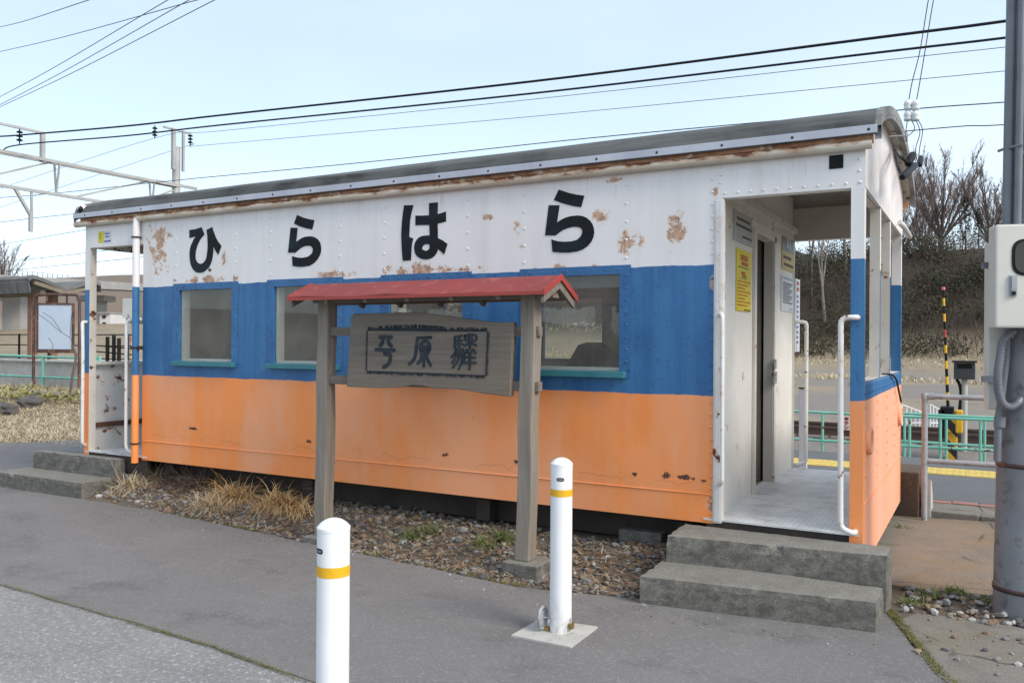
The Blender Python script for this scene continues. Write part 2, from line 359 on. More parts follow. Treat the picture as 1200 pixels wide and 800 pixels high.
MAT['path'] = speckled('path_asphalt', (.15, .155, .16), (.12, .123, .128), 90, (.25, .25, .25), .8)
def slab_mat(name, c1, c2, c3, dark, sc):
    m = M_(name, .95); wv = m.n.new('ShaderNodeVectorMath'); wv.operation = 'ADD'; nn = m.n.new('ShaderNodeTexNoise'); nn.inputs['Scale'].default_value = 2.5; nn.inputs['Detail'].default_value = 5; m.l.new(m.tc, nn.inputs['Vector'])
    sv = m.n.new('ShaderNodeVectorMath'); sv.operation = 'SCALE'; sv.inputs['Scale'].default_value = .28; m.l.new(nn.outputs[1], sv.inputs[0]); m.l.new(m.tc, wv.inputs[0]); m.l.new(sv.outputs[0], wv.inputs[1])
    c = m.mix(m.rng(m.noise(sc, 8, .7), .36, .62), c1, c2); c = m.mix(m.rng(m.noise(sc*.6, 7, .65, m.map((1, 1, 1), (9, 4, 2))), .47, .62), c, c3)
    g = m.noise(70, 4, .75); c = m.mix(m.rng(g, .35, .65, .6, 0), c, (c2[0]*.45, c2[1]*.45, c2[2]*.45)); c = m.mix(m.rng(m.noise(9, 9, .75), .54, .68, 0, .75), c, dark)
    ck = m.voro(1.15, 'DISTANCE_TO_EDGE', wv.outputs[0]); c = m.mix(m.math('MULTIPLY', m.rng(ck, .004, .014, .85, 0), m.rng(m.noise(1.6, 3), .46, .54)), c, (.05, .045, .035)); m.color(c)
    m.bump(g, .6, .005); m.bump(m.noise(6, 6, .7), .5, .015); return m.m
MAT['apron'] = slab_mat('apron_concrete', (.27, .225, .17), (.19, .165, .135), (.27, .185, .09), (.115, .10, .08), 1.6)
MAT['kerb'] = slab_mat('old_concrete', (.255, .238, .208), (.175, .163, .142), (.215, .19, .145), (.09, .083, .066), 2.2)
def step_mat():
    m = M_('step_concrete', .95); g = m.n.new('ShaderNodeNewGeometry'); nz = m.sep(g.outputs['Normal'])[2]
    c = m.mix(m.rng(m.noise(5, 8, .7), .35, .65), (.30, .285, .245), (.21, .20, .172)); gr = m.noise(95, 4, .75)
    c = m.mix(m.rng(gr, .38, .62, 0, .7), c, (.10, .10, .092)); c = m.mix(m.rng(m.voro(55), 0, .2, .8, 0), c, (.44, .43, .40))
    lich = m.noise(13, 10, .8, m.map((1, 1, 1.5), (2, 7, 1)))   # black lichen, thickest on the risers
    c = m.mix(m.math('MULTIPLY', m.rng(lich, .34, .60), m.rng(nz, .3, .8, .85, .3)), c, (.062, .06, .052)); m.color(c); m.bump(gr, .35, .003); return m.m
MAT['step'] = step_mat()
MAT['gravel_bed'] = speckled('gravel_bed', (.17, .135, .10), (.12, .095, .07), 60, (.27, .25, .23), 3, .95, (.095, .08, .045), 1.)
MAT['roof'] = (lambda m: (m.color(m.mix(m.rng(m.noise(1, 7, .7, m.map((.5, 7, 7))), .36, .64), (.125, .13, .13), m.mix(m.rng(m.noise(3, 6, .6), .45, .62), (.06, .064, .065), (.02, .023, .026)))), m.bump(m.noise(40, 5, .6), .4, .006), m.bump(m.noise(2, 3), .3, .03), m.m)[-1])(M_('roof_felt', .97))
def ground_mat():
    m = M_('ground_soil', .95); x, y, z = m.sep()
    g = m.mix(m.rng(m.noise(.35, 8, .65), .38, .62), (.30, .235, .15), (.20, .165, .115))
    g = m.mix(m.rng(m.noise(3, 8, .7), .45, .65), g, (.34, .28, .19)); g = m.mix(m.rng(m.noise(28, 4, .7), .5, .68), g, (.10, .085, .06))
    grav = m.mix(m.rng(m.noise(20, 6, .75), .35, .68), (.25, .225, .195), (.15, .135, .12))
    grav = m.mix(m.rng(m.noise(.3, 6, .6), .48, .62), grav, (.27, .22, .15))
    isf = m.math('MULTIPLY', m.rng(y, 8, 9), m.math('MULTIPLY', m.rng(y, 34, 40, 1, 0), m.rng(x, -16, -12)))
    c = m.mix(isf, g, grav)
    litter = m.mix(m.rng(m.noise(2.5, 8, .7), .35, .65), (.024, .018, .013), (.045, .03, .02))
    c = m.mix(m.math('MAXIMUM', m.math('MULTIPLY', m.rng(z, 1.6, 2.6), m.rng(x, -42, -34)), m.math('MULTIPLY', m.rng(x, -96, -104), m.rng(z, 3.2, 4.5))), c, m.mix(m.rng(x, -96, -104), litter, (.16, .12, .09)))
    m.color(c); m.bump(m.noise(25, 6, .7), .8, .03); m.bump(m.noise(3, 6, .7), .5, .1); return m.m
MAT['ground'] = ground_mat()
MAT['ballast'] = speckled('ballast', (.25, .225, .205), (.19, .17, .155), 25, (.40, .39, .37), 2, .95, None, 1.)

def glass_mat():
    m = M_('window_glass'); t = m.n.new('ShaderNodeBsdfTransparent'); t.inputs[0].default_value = (.93, .95, .94, 1)
    g = m.n.new('ShaderNodeBsdfGlossy'); g.inputs['Roughness'].default_value = .02
    d = m.n.new('ShaderNodeBsdfDiffuse'); d.inputs[0].default_value = (.52, .49, .44, 1)
    lw = m.n.new('ShaderNodeLayerWeight'); lw.inputs[0].default_value = .5; fr = m.math('ADD', m.math('MULTIPLY', m.math('POWER', lw.outputs['Facing'], 5.), .9), .035)
    a = m.n.new('ShaderNodeMixShader'); b = m.n.new('ShaderNodeMixShader')
    m.l.new(m.rng(m.noise(2.2, 7, .7), .3, .75, .05, .17), a.inputs[0]); m.l.new(t.outputs[0], a.inputs[1]); m.l.new(d.outputs[0], a.inputs[2])
    m.l.new(fr, b.inputs[0]); m.l.new(a.outputs[0], b.inputs[1]); m.l.new(g.outputs[0], b.inputs[2])
    m.l.new(b.outputs[0], m.n['Material Output'].inputs[0]); return m.m
MAT['glass'] = glass_mat()
def leafy(name, c1, c2, sc=1.2): return mottled(name, c1, c2, sc, .9, bumps=())
MAT['bark'] = mottled('bark', (.14, .115, .10), (.085, .07, .06), 3, .95, bumps=((20, .5, .02),))
MAT['twig'] = leafy('twigs', (.20, .145, .12), (.145, .105, .09))
MAT['bark_pale'] = mottled('pale_bark', (.20, .18, .155), (.14, .12, .105), 3, .95, bumps=((20, .5, .02),))
MAT['conifer'] = leafy('conifer_green', (.035, .042, .022), (.06, .062, .032))
MAT['brush_green'] = leafy('brush_green', (.020, .030, .012), (.040, .050, .020), .6)
MAT['brush_dead'] = leafy('brush_dead', (.045, .03, .02), (.028, .02, .014), .6)
MAT['brush_brown'] = leafy('brush_brown', (.075, .053, .036), (.045, .034, .025), .6)
MAT['straw'] = leafy('straw', (.62, .42, .20), (.46, .29, .125), 9)
MAT['straw_pale'] = leafy('pale_straw', (.54, .45, .30), (.42, .34, .22), 5)
MAT['stem_brown'] = leafy('dead_stems', (.16, .10, .075), (.11, .07, .055), 7)
MAT['grass'] = leafy('green_grass', (.10, .14, .035), (.16, .19, .06), 8)
MAT['bamboo'] = leafy('bamboo_grass', (.22, .24, .06), (.34, .31, .10), 6)
# ================================================================== THE SETTING
def sst(a, b, x): t = max(0., min(1., (x-a)/(b-a))); return t*t*(3-2*t)
def lerp(a, b, t): return a+(b-a)*t
def H(x, y):
    right = -.04
    if y > 7.0: right = lerp(-.04, -.5, sst(7.0, 9.2, y))
    if y > 20: right = lerp(-.5, .85, min(1, (y-20)/26))
    left = -.04
    if y > 16: left = lerp(-.04, 2.9, sst(14, 55, y))
    left += .36*sst(2.0, 6.0, y)*sst(-11, -15, x)*(1-sst(7.4, 8.4, y)) - .45*sst(8.0, 9.0, y)*(1-sst(15, 22, y))
    z = lerp(left, right, sst(-20, -13, x)) if y > 1.5 else -.04
    hf = sst(-46, -32, x)
    z += hf*(7.2*sst(46, 63, y) + 2.5*sst(60, 110, y))
    z += (1-hf)*7*sst(85, 150, y) + 9*sst(-96, -150, x)
    if y > 22: z += .25*math.sin(x*.21+y*.13)*sst(22, 50, y) + .35*math.sin(x*.07-y*.3)*sst(46, 60, y)
    return z
def grid_vals(segs):
    out = []
    for a, b, st in segs:
        n = max(1, round((b-a)/st)); out += [a+(b-a)*i/n for i in range(n)]
    return out + [segs[-1][1]]
gx = grid_vals([(-400, -120, 20), (-120, -45, 5), (-45, -10, 1.2), (-10, 8, 1.5), (8, 40, 2.5), (40, 120, 8), (120, 400, 20)])
gy = grid_vals([(-300, -60, 30), (-60, -6, 6), (-6, 1, 1.75), (1, 20, .7), (20, 66, 1.6), (66, 160, 7), (160, 900, 50)])
mb = MB(); nx = len(gx)
mb.add([(x, y, H(x, y)) for y in gy for x in gx], [(j*nx+i, j*nx+i+1, (j+1)*nx+i+1, (j+1)*nx+i) for j in range(len(gy)-1) for i in range(nx-1)], 0, True)
tag(mb.build('ground', MAT['ground'], origin=(0, 0, 0)), 'dry grassy ground, bare field and wooded slope around the tracks', kind='structure')

def rough_poly(pts, step=.18, amp=.012, seed=1, soft=()):
    rnd = random.Random(seed); out = []
    for i in range(len(pts)):
        a = Vector(pts[i]); b = Vector(pts[(i+1) % len(pts)]); n = 1 if (b-a).length > 9 else max(1, int((b-a).length/step))
        for k in range(n):
            q = a.lerp(b, k/n); out.append((q.x+rnd.uniform(-amp, amp), q.y+rnd.uniform(-amp, amp)))
    return out
def sheet(name, pts, z, mat, label, thick=.03, **kw):
    mb = MB(); mb.prism(rough_poly(pts, **kw), lambda a, b: Vector((a, b, z)), (0, 0, -thick))
    return tag(mb.build(name, mat, origin=(0, 0, z-thick)), label, kind='structure')
GE = [(-1.39,-.784),(-1.92,-.874),(-2.49,-.80),(-3.6,-.70),(-4.95,-.55),(-6.45,-.405),(-6.95,-.33)]
ROADL = [(-40,-1.75),(-4.667,-2.451),(-3.386,-2.497),(-2.688,-2.532),(-2.108,-2.604),(.8,-2.92),(2.6,-3.12)]
sheet('asphalt_forecourt', ROADL+[(1.3,-2.4),(.46,-1.11),(.206,-.41),(.16,-.15),(-1.05,-.15),(-1.1,-.70)]+GE+[(-7.2,.6),(-7.6,2.9),(-9.6,2.75),(-11.27,2.5),(-11.8,1.56),(-16,.7),(-40,-.6)], 0, MAT['asphalt'], 'dark grey asphalt forecourt in front of the caboose', seed=3, amp=.014)
sheet('road', [(-40,-1.9)]+[(a, b+.1) for a, b in ROADL[1:]]+[(40,-8),(40,-40),(-40,-40)], -.006, MAT['road'], 'paler coarse road asphalt along the moss line', seed=4)
sheet('gravel_bed', [(-1.0,-.2),(-1.0,-.9)]+[(a, b-.12) for a, b in GE]+[(-7.4,-.3),(-7.4,3.2),(.1,3.2),(.1,-.1)], -.022, MAT['gravel_bed'], 'gravel bed along and under the caboose', seed=5)
def GZ(x, y): return .115*sst(-.62, .15, y)*sst(-7.1, -6.6, x)*sst(-.95, -1.25, x)   # the gravel rises a little towards the caboose
mb = MB(); gxs = [-7.2+i*.1 for i in range(64)]; gys = [-.95+i*.07 for i in range(42)]
mb.add([(x, y, -.012+GZ(x, y)+.006*math.sin(x*9)*math.sin(y*13)) for y in gys for x in gxs], [(j*64+i, j*64+i+1, (j+1)*64+i+1, (j+1)*64+i) for j in range(41) for i in range(63)], 0, True)
tag(mb.build('gravel_bank', MAT['gravel_bed'], origin=(-4, 0, -.05)), 'low bank of soil and gravel rising under the caboose', kind='structure')
sheet('concrete_apron', [(-.1,.34),(.3,.30),(.62,.36),(1.4,.28),(6,.2),(6,2.84),(.75,2.82),(.1,2.66),(-.1,2.66)], .015, MAT['apron'], 'stained brown concrete apron beside the caboose end', seed=6, amp=.012)
sheet('kerb_slab', [(.22,-.40),(.46,-1.11),(1.3,-2.4),(2.6,-3.12),(6,-3.3),(6,-.2),(1.0,-.24),(.6,-.13),(.3,-.2)], .003, MAT['kerb'], 'weathered pale concrete slab at the corner of the forecourt', seed=7, amp=.015)
sheet('weed_strip', [(.1,-.42),(6,-.4),(6,.4),(.05,.5)], -.01, MAT['gravel_bed'], 'narrow strip of soil and gravel between slab and apron', seed=8)
kb = MB()
for i in range(9):
    x0 = -.05+i*.66; kb.bbox(x0, x0+.645, 2.86+.01*(i % 2), 3.0, -.05, .05-.008*(i % 3), .012)
tag(kb.build('kerb', MAT['kerb']), 'worn concrete kerb along the back of the brown apron', kind='structure')
sheet('concrete_strip', [(-6,3.03),(10,3.05),(10,3.60),(-6,3.55)], .006, MAT['kerb'], 'strip of old concrete behind the kerb', seed=9)
sheet('path', [(-6,3.76),(10,3.84),(10,7.1),(-6,7.1)], .002, MAT['path'], 'asphalt path to the tracks behind the caboose', seed=10)
sheet('ramp_verge', [(-6,3.46),(10,3.5),(10,3.9),(-6,3.9)], -.006, MAT['kerb'], 'mortar bed of the brick edging', seed=12)
edge = bpy.data.objects.new('brick_edging', None); col.objects.link(edge); edge.location = (0, 3.65, 0); ORG[edge.name] = Vector((0, 3.65, 0)); tag(edge, 'row of reddish edging bricks beside the path', kind='structure')
MAT['brick'] = mottled('edging_brick', (.33, .16, .12), (.25, .14, .11), 6, .9)
bk = None
for i in range(18):
    x0 = -1.2+i*.225
    if bk is None:
        bk = MB().bbox(x0, x0+.215, 3.58, 3.70, -.04, .016, .006).build('brick', MAT['brick'], edge); x00 = x0
    else:
        c = bk.copy(); col.objects.link(c); c.parent = edge; c.location = (x0-x00, .004*(x0-x00)+random.uniform(-.003, .003), random.uniform(-.003, .002))
# yellow tactile strip
tac = bpy.data.objects.new('tactile_strip', None); col.objects.link(tac); tac.location = (0, 5.9, 0); ORG[tac.name] = Vector((0, 5.9, 0)); tag(tac, 'yellow tactile paving strip along the path', kind='structure')
MAT['tactile'] = mottled('tactile_yellow', (.62, .45, .09), (.52, .38, .08), 4, .7, (.42, .34, .14), 18)
t0 = MB(); t0.bbox(-.1485, .1485, -.138, .138, -.02, .010, .002)
for k in range(4): t0.bbox(-.12+k*.07, -.09+k*.07, -.12, .12, .006, .013, .002)
tp = None
for i in range(30):
    for j in range(2):
        xx = -6+i*.3; yy = (-.14+.28*j)-.03+.013*xx
        if tp is None: tp = MB(); tp.v = [(a+0, b+5.9, c) for a, b, c in t0.v]; tp.f = t0.f; tp.m = t0.m; tp.sm = t0.sm; tp = tp.build('tactile_tile', MAT['tactile'], tac); o = tp
        else: o = tp.copy(); col.objects.link(o); o.parent = tac
        o.location = (xx, yy, random.uniform(-.001, .002))
# ballast and rails
tb = MB(); xs = [-60+i*3 for i in range(41)]
prof = [(10.7, -.52), (11.4, -.34), (14.2, -.34), (15.0, -.52)]
tb.add([(x, y, z) for x in xs for y, z in prof], [(i*4+k, (i+1)*4+k, (i+1)*4+k+1, i*4+k+1) for i in range(len(xs)-1) for k in range(3)])
tag(tb.build('ballast_bed', MAT['ballast'], origin=(0, 12.8, -.52)), 'ballast bed of the railway track', kind='structure')
MAT['rail'] = mottled('rail_rust', (.10, .06, .045), (.07, .045, .035), 3, .7)
MAT['sleeper'] = mottled('sleeper', (.16, .14, .12), (.11, .10, .085), 3, .9)
tr = thing('railway_track', (0, 12.8, -.34), 'rusty single railway track behind the green fence', 'railway track')
for yy in (12.27, 13.33):
    m = MB(); m.box(-60, 60, yy-.033, yy+.033, -.16, -.12); m.box(-60, 60, yy-.009, yy+.009, -.27, -.16); m.box(-60, 60, yy-.06, yy+.06, -.29, -.27); m.build('rail', MAT['rail'], tr)
slp = None
for i in range(60):
    xx = -22+i*.62
    if slp is None: slp = MB().bbox(-.11, .11, 11.8, 13.8, -.42, -.285, .015); slp = slp.build('sleeper', MAT['sleeper'], tr); o = slp
    else: o = slp.copy(); col.objects.link(o); o.parent = tr
    o.location.x = xx
# ================================================================== THE CABOOSE
XL, XA, XB, W = -7.50, -6.59, -.903, 2.64
ZB, ZH, ZT, ZD = .337, 2.46, 2.75, .37
WC = [-5.71, -4.48, -3.215, -1.925]
cab = thing('station_caboose', CB, 'old railway caboose painted white, blue and orange, serving as a station building', 'caboose')
def wall(axis, c0, c1, a0, a1, z0, z1, holes, name, mats, parent):
    """wall with openings; outer face at c0, inner at c1; material 0 outside, 1 inside and jambs"""
    A = sorted({a0, a1, *[h[0] for h in holes], *[h[1] for h in holes]}); Zs = sorted({z0, z1, *[h[2] for h in holes], *[h[3] for h in holes]})
    A = [a for a in A if a0 <= a <= a1]; Zs = [z for z in Zs if z0 <= z <= z1]
    P = (lambda a, c, z: (a, c, z)) if axis == 'X' else (lambda a, c, z: (c, a, z))
    op = lambda i, k: i < 0 or k < 0 or i >= len(A)-1 or k >= len(Zs)-1 or any(h[0] <= (A[i]+A[i+1])/2 <= h[1] and h[2] <= (Zs[k]+Zs[k+1])/2 <= h[3] for h in holes)
    m = MB()
    for i in range(len(A)-1):
        for k in range(len(Zs)-1):
            if op(i, k): continue
            a, b, z, zz = A[i], A[i+1], Zs[k], Zs[k+1]
            m.add([P(a,c0,z), P(b,c0,z), P(b,c0,zz), P(a,c0,zz)], [(0,1,2,3)], 0); m.add([P(a,c1,z), P(b,c1,z), P(b,c1,zz), P(a,c1,zz)], [(3,2,1,0)], 1)
            if op(i-1, k): m.add([P(a,c0,z), P(a,c0,zz), P(a,c1,zz), P(a,c1,z)], [(0,1,2,3)], 1)
            if op(i+1, k): m.add([P(b,c0,z), P(b,c1,z), P(b,c1,zz), P(b,c0,zz)], [(0,1,2,3)], 1)
            if op(i, k-1): m.add([P(a,c0,z), P(a,c1,z), P(b,c1,z), P(b,c0,z)], [(0,1,2,3)], 0)
            if op(i, k+1): m.add([P(a,c0,zz), P(b,c0,zz), P(b,c1,zz), P(a,c1,zz)], [(0,1,2,3)], 0)
    return m.build(name, mats, parent)
WIN = [(c-.37, c+.37, 1.315, 2.005) for c in WC]
decks = [(XL, XA, ZB-1, ZH), (XB, 0, ZB-1, ZH)]
fw_ = wall('X', 0, .09, XL, 0, ZB, ZT, WIN+decks, 'side_wall', [MAT['side'], MAT['cream_clean']], cab)
rw_ = wall('X', W, W-.09, XL, 0, ZB, ZT, [(a+.065, b+.065, c, d) for a, b, c, d in WIN]+decks, 'side_wall', [MAT['body'], MAT['cream_clean']], cab)
# windows
for c in WC:
    f = MB(); f.prism([(c-.435,1.272),(c+.435,1.272),(c+.435,2.052),(c-.435,2.052)], lambda a, b: Vector((a,-.004,b)), (0,.0036,0), hole=[(c-.37,1.315),(c+.37,1.315),(c+.37,2.005),(c-.37,2.005)])
    for (a, b, z0, z1) in ((c-.37,c-.352,1.315,2.005),(c+.352,c+.37,1.315,2.005)): f.box(a, b, -.004, .028, z0, z1)
    f.box(c-.352, c+.352, -.004, .028, 1.99, 2.005)
    wn = f.build('window', MAT['blue'], cab)
    MB().box(c-.352, c+.352, .018, .022, 1.315, 1.99).build('pane', MAT['glass'], wn)
    s = MB(); s.box(c-.3695, c-.330, .029, .105, 1.317, 2.003); s.box(c+.345, c+.3695, .029, .06, 1.317, 2.003); s.box(c-.330, c+.345, .03, .06, 1.317, 1.342); s.build('sash', MAT['sash'], wn)
    MB().bbox(c-.405, c+.405, -.05, .0, 1.272, 1.315, .004).build('sill', MAT['teal'], wn)
    m = MB(); 
    for (a, b, z0, z1) in ((c-.37,c-.34,1.315,2.005),(c+.34,c+.37,1.315,2.005),(c-.34,c+.34,1.315,1.345),(c-.34,c+.34,1.975,2.005)): m.box(a+.065, b+.065, W-.05, W-.01, z0, z1)
    wr = m.build('window', MAT['blue'], cab); MB().box(c+.065-.34, c+.065+.34, W-.032, W-.028, 1.345, 1.975).build('pane', MAT['glass'], wr)
# rivets
rv = MB()
def rivet(p, n, r=.010, h=.007):
    p = Vector(p); n = Vector(n); t = n.orthogonal().normalized(); b = n.cross(t); k = 7
    ri = [p+(t*math.cos(6.283*i/k)+b*math.sin(6.283*i/k))*r for i in range(k)]; r2 = [p+n*h*.75+(t*math.cos(6.283*i/k)+b*math.sin(6.283*i/k))*r*.6 for i in range(k)]
    rv.add(ri+r2+[p+n*h], [(i, (i+1) % k, k+(i+1) % k, k+i) for i in range(k)]+[(k+i, k+(i+1) % k, 2*k) for i in range(k)], 0, True)
F_ = (0, -1, 0)
for c in WC:
    for s in (-1, 1):
        for k in range(9): rivet((c+s*.405, -.004, 1.30+k*.085), F_, .008)
        for k in range(5): rivet((c+s*.40, 0, 2.10+k*.125), F_, .011)
    for k in range(8): rivet((c-.35+k*.1, -.004, 2.0215), F_, .008)
for k in range(29): rivet((XB-.022, 0, .40+k*.081), F_, .010)
for k in range(11): rivet((XB+.06+k*.082, 0, ZH+.03), F_, .010); rivet((XL+.05+k*.082, 0, ZH+.03), F_, .010)
for k in range(4): rivet((-.03, 0, ZH+.03+k*.07), F_, .010); rivet((XB+.03, 0, ZH+.1+k*.05), F_, .009)
for k in range(24): rivet((-.001, .06+k*.11, ZH+.04), (1,0,0), .009)
for yy in (.12, .75, 1.4, 2.0, 2.5):
    for k in range(7): rivet((0, yy, .62+k*.085), (1,0,0), .011)
for k in range(26): rivet((0, .05+k*.1, 1.215), (1,0,0), .008)
tag(rv.build('rivets', MAT['body'], cab), kind='stuff')
# weld bead, vertical plate joints
wb = MB(); wb.tube([(XA+.03,-.002,.525),(-3.7,-.002,.525),(XB-.03,-.002,.525)], .005, 6); wb.tube([(.001,.02,.545),(.001,W-.02,.545)], .005, 6); wb.build('weld_seam', MAT['body'], cab)
# lettering  (outlines in photo pixels on the wall plane)
def outline(pts, ox, oy, sc, du=0., dv=0.): return [(lambda p: (p.x+du, p.z+dv))(py(ox+a/sc, oy+b/sc)) for a, b in pts]
HI = [(130,155),(210,145),(280,120),(318,210),(285,247),(262,280),(240,322),(222,370),(210,415),(205,460),(205,500),(212,530),(224,553),(240,570),(268,578),(288,575),(305,565),(323,545),(338,520),(347,487),(352,450),(358,400),(360,350),(357,240),(345,155),(415,118),(428,165),(445,210),(463,255),(485,295),(530,355),(490,465),(455,410),(428,352),(428,420),(418,500),(408,545),(395,580),(375,618),(350,645),(325,668),(300,682),(255,690),(230,686),(205,675),(182,653),(165,625),(150,592),(142,560),(133,480),(134,435),(140,390),(150,350),(165,315),(185,272),(210,235),(132,255)]
RA1 = [(250,75),(320,105),(390,125),(465,138),(438,255),(360,240),(280,215),(212,182)]
RA2 = [(170,232),(255,235),(238,415),(268,389),(300,368),(330,354),(360,345),(420,340),(452,346),(480,358),(505,377),(525,400),(540,433),(548,470),(549,505),(545,540),(533,577),(515,610),(492,643),(465,670),(434,692),(400,708),(320,722),(250,720),(195,710),(187,588),(250,605),(310,610),(370,600),(397,588),(420,570),(435,552),(445,530),(448,500),(442,484),(430,470),(412,461),(390,458),(365,460),(340,465),(314,476),(290,490),(225,545),(138,545)]
HA1 = [(135,105),(240,102),(215,200),(204,265),(198,330),(192,465),(238,482),(226,535),(218,590),(212,732),(120,738),(108,600),(103,450),(106,365),(112,280),(122,190)]
HA2 = [(420,80),(520,70),(517,205),(565,192),(612,175),(614,288),(565,302),(517,312),(520,478),(575,505),(630,545),(592,665),(555,630),(520,602),(513,632),(500,660),(478,686),(450,705),(418,717),(385,722),(350,719),(320,710),(293,693),(270,670),(257,640),(252,610),(251,580),(255,550),(267,518),(285,490),(310,469),(340,455),(400,447),(428,450),(424,328),(345,329),(265,332),(265,222),(345,222),(420,218)]
HAH = [(425,550),(385,546),(366,552),(350,565),(338,590),(341,602),(350,612),(380,625),(400,620),(415,610),(428,592)]
mletter = M_('letter_paint', .6); mletter.b.inputs['Specular IOR Level'].default_value = .2; mletter.color(mletter.mix(mletter.rng(mletter.noise(1.6, 5, .6, mletter.map((1, 1, 2.2))), .48, .72), (.008, .009, .011), (.016, .03, .045))); MAT['letter'] = mletter.m
onw = lambda a, b: Vector((a, -.005, b))
def letter(loops, hole=None):
    m = MB()
    for i, lp in enumerate(loops): m.prism(lp, onw, (0, .004, 0), hole=hole if i == len(loops)-1 else None)
    return m.build('letter', MAT['letter'], cab)
letter([outline(HI, 210, 255, 10.667)])
letter([outline(RA1, 325, 245, 10.667), outline(RA2, 325, 245, 10.667)])
letter([outline(HA1, 460, 230, 9.76), outline(HA2, 460, 230, 9.76)], outline(HAH, 460, 230, 9.76))
RB1 = [(222,65),(330,100),(410,118),(488,128),(455,248),(370,236),(270,210),(172,175)]
RB2 = [(118,228),(230,228),(203,408),(245,380),(290,357),(345,341),(420,334),(470,340),(512,358),(550,390),(575,430),(588,470),(591,510),(584,555),(562,605),(525,650),(470,688),(410,708),(330,720),(240,720),(157,712),(145,582),(210,602),(290,608),(360,602),(410,588),(445,560),(463,530),(469,498),(460,474),(440,459),(410,452),(365,452),(315,465),(265,485),(230,508),(188,542),(80,540)]
letter([outline(RB1, 630, 215, 8.889), outline(RB2, 630, 215, 8.889)])
# roof
def zr(y): t = abs((y-W/2)/(W/2+.065)); e = (W/2+.065)*(1-t); return 2.885+.255*(1-t*t)-.085*max(0., 1-e/.055)**2
ry = [-.065, -.061, -.052, -.038, -.018]+[.02+(W-.04)*i/32 for i in range(33)]+[W+.018, W+.038, W+.052, W+.061, W+.065]
m = MB(); xs = [-7.585, -7.52]+[-7.4+i*.61 for i in range(12)]+[-.6, -.1, .02, .08]
jit = {}
for k, x in enumerate(xs):
    for i, yy in enumerate(ry): jit[k, i] = zr(yy)+.006*math.sin(x*3.1+i*.7)*math.sin(i*.31) - (.035 if k == 0 else .008 if k == 1 else 0)*(1 if 0 < i < len(ry)-1 else .2)
n = len(ry)
m.add([(x, yy, jit[k, i]) for k, x in enumerate(xs) for i, yy in enumerate(ry)], [(k*n+i, (k+1)*n+i, (k+1)*n+i+1, k*n+i+1) for k in range(len(xs)-1) for i in range(n-1)], 0, True)
m.add([(x, yy, jit[k, i]-.045) for k, x in enumerate(xs) for i, yy in enumerate(ry)], [(k*n+i, k*n+i+1, (k+1)*n+i+1, (k+1)*n+i) for k in range(len(xs)-1) for i in range(n-1)], 1, True)
for k, fl in ((0, 0), (len(xs)-1, 1)):
    vs = [(xs[k], yy, jit[k, i]) for i, yy in enumerate(ry)]+[(xs[k], yy, jit[k, i]-.045) for i, yy in enumerate(ry)]
    m.add(vs, [((i, i+1, n+i+1, n+i) if fl else (i, n+i, n+i+1, i+1)) for i in range(n-1)], 2)
for i in (0, n-1):
    m.add([(x, ry[i], jit[k, i]) for k, x in enumerate(xs)]+[(x, ry[i], jit[k, i]-.045) for k, x in enumerate(xs)], [(k, k+1, len(xs)+k+1, len(xs)+k) for k in range(len(xs)-1)], 0)
MAT['roof_edge'] = mottled('roof_end_paint', (.24, .24, .23), (.16, .16, .15), 5, .7, (.09, .09, .085), 14)
roof = m.build('roof', [MAT['roof'], MAT['cream'], MAT['roof_edge']], cab)
# arched drip rim at the roof end, bolted strip along the eaves, rusty gutter
for x0, x1 in ((.062, .098), (-7.603, -7.567)):
    m = MB(); q = []
    for x in (x0, x1): q += [(x, yy, zr(yy)+.006) for yy in ry]+[(x, yy, zr(yy)-.075) for yy in ry]
    m.add(q, [(i+1, i, 2*n+i, 2*n+i+1) for i in range(n-1)]+[(n+i, n+i+1, 3*n+i+1, 3*n+i) for i in range(n-1)]+[(i, i+1, n+i+1, n+i) for i in range(n-1)]+[(2*n+i+1, 2*n+i, 3*n+i, 3*n+i+1) for i in range(n-1)], 0, False)
    rim = m.build('roof_rim', MAT['roof_edge'], roof)
bolts = MB()
for k in range(20): bolts.lathe((.098, .1+k*.128, zr(.1+k*.128)-.045), [(.007, -.002), (.007, .004), (.0, .006)], 8, axis='X')
bolts.build('bolts', MAT['galv'], roof)
for s, yy in ((-1, -.068), (1, W+.068)):
    m = MB(); m.bbox(-7.595, .075, min(yy, yy+s*.012), max(yy, yy+s*.012), 2.762, 2.812, .003)
    m.build('edge_strip', MAT['alu'], roof)
    b = MB()
    for k in range(18): b.lathe((-7.4+k*.437, yy+(-.013 if s < 0 else .013), 2.785), [(.011, -.004*1), (.009, .0), (0, .001)] if s > 0 else [(.011, .004), (.009, 0), (0, -.001)], 8, axis='Y')
    b.build('strip_bolts', MAT['dark_metal'], roof)
    m = MB(); m.box(-7.52, .05, min(s*.002 + (0 if s < 0 else W), yy-s*.02), max(s*.002+(0 if s < 0 else W), yy-s*.02), 2.715, 2.764, 0)
    m.build('eave_plate', MAT['fascia_rust'], roof)
    gy_ = -.036 if s < 0 else W+.036
    m = MB(); m.tube([(-7.61, gy_, 2.705), (.045, gy_, 2.707)], .03, 12); m.build('gutter', MAT['gutter'], roof)
# downpipe
m = MB(); m.tube([(-6.635, -.036, 2.70), (-6.635, -.046, 2.64), (-6.635, -.046, 1.2), (-6.635, -.046, .31)], .034, 14); dp = m.build('downpipe', MAT['body'], cab)
m = MB()
for z in (2.52, 1.44, .5): m.tube([(-6.635+.041*math.cos(R(a)), -.046+.041*math.sin(R(a)), z) for a in range(0, 360, 24)], .008, 6, closed=True)
m.box(-6.60, -6.575, -.06, -.002, 1.42, 1.455); m.build('pipe_clamp', MAT['dark_metal'], dp)
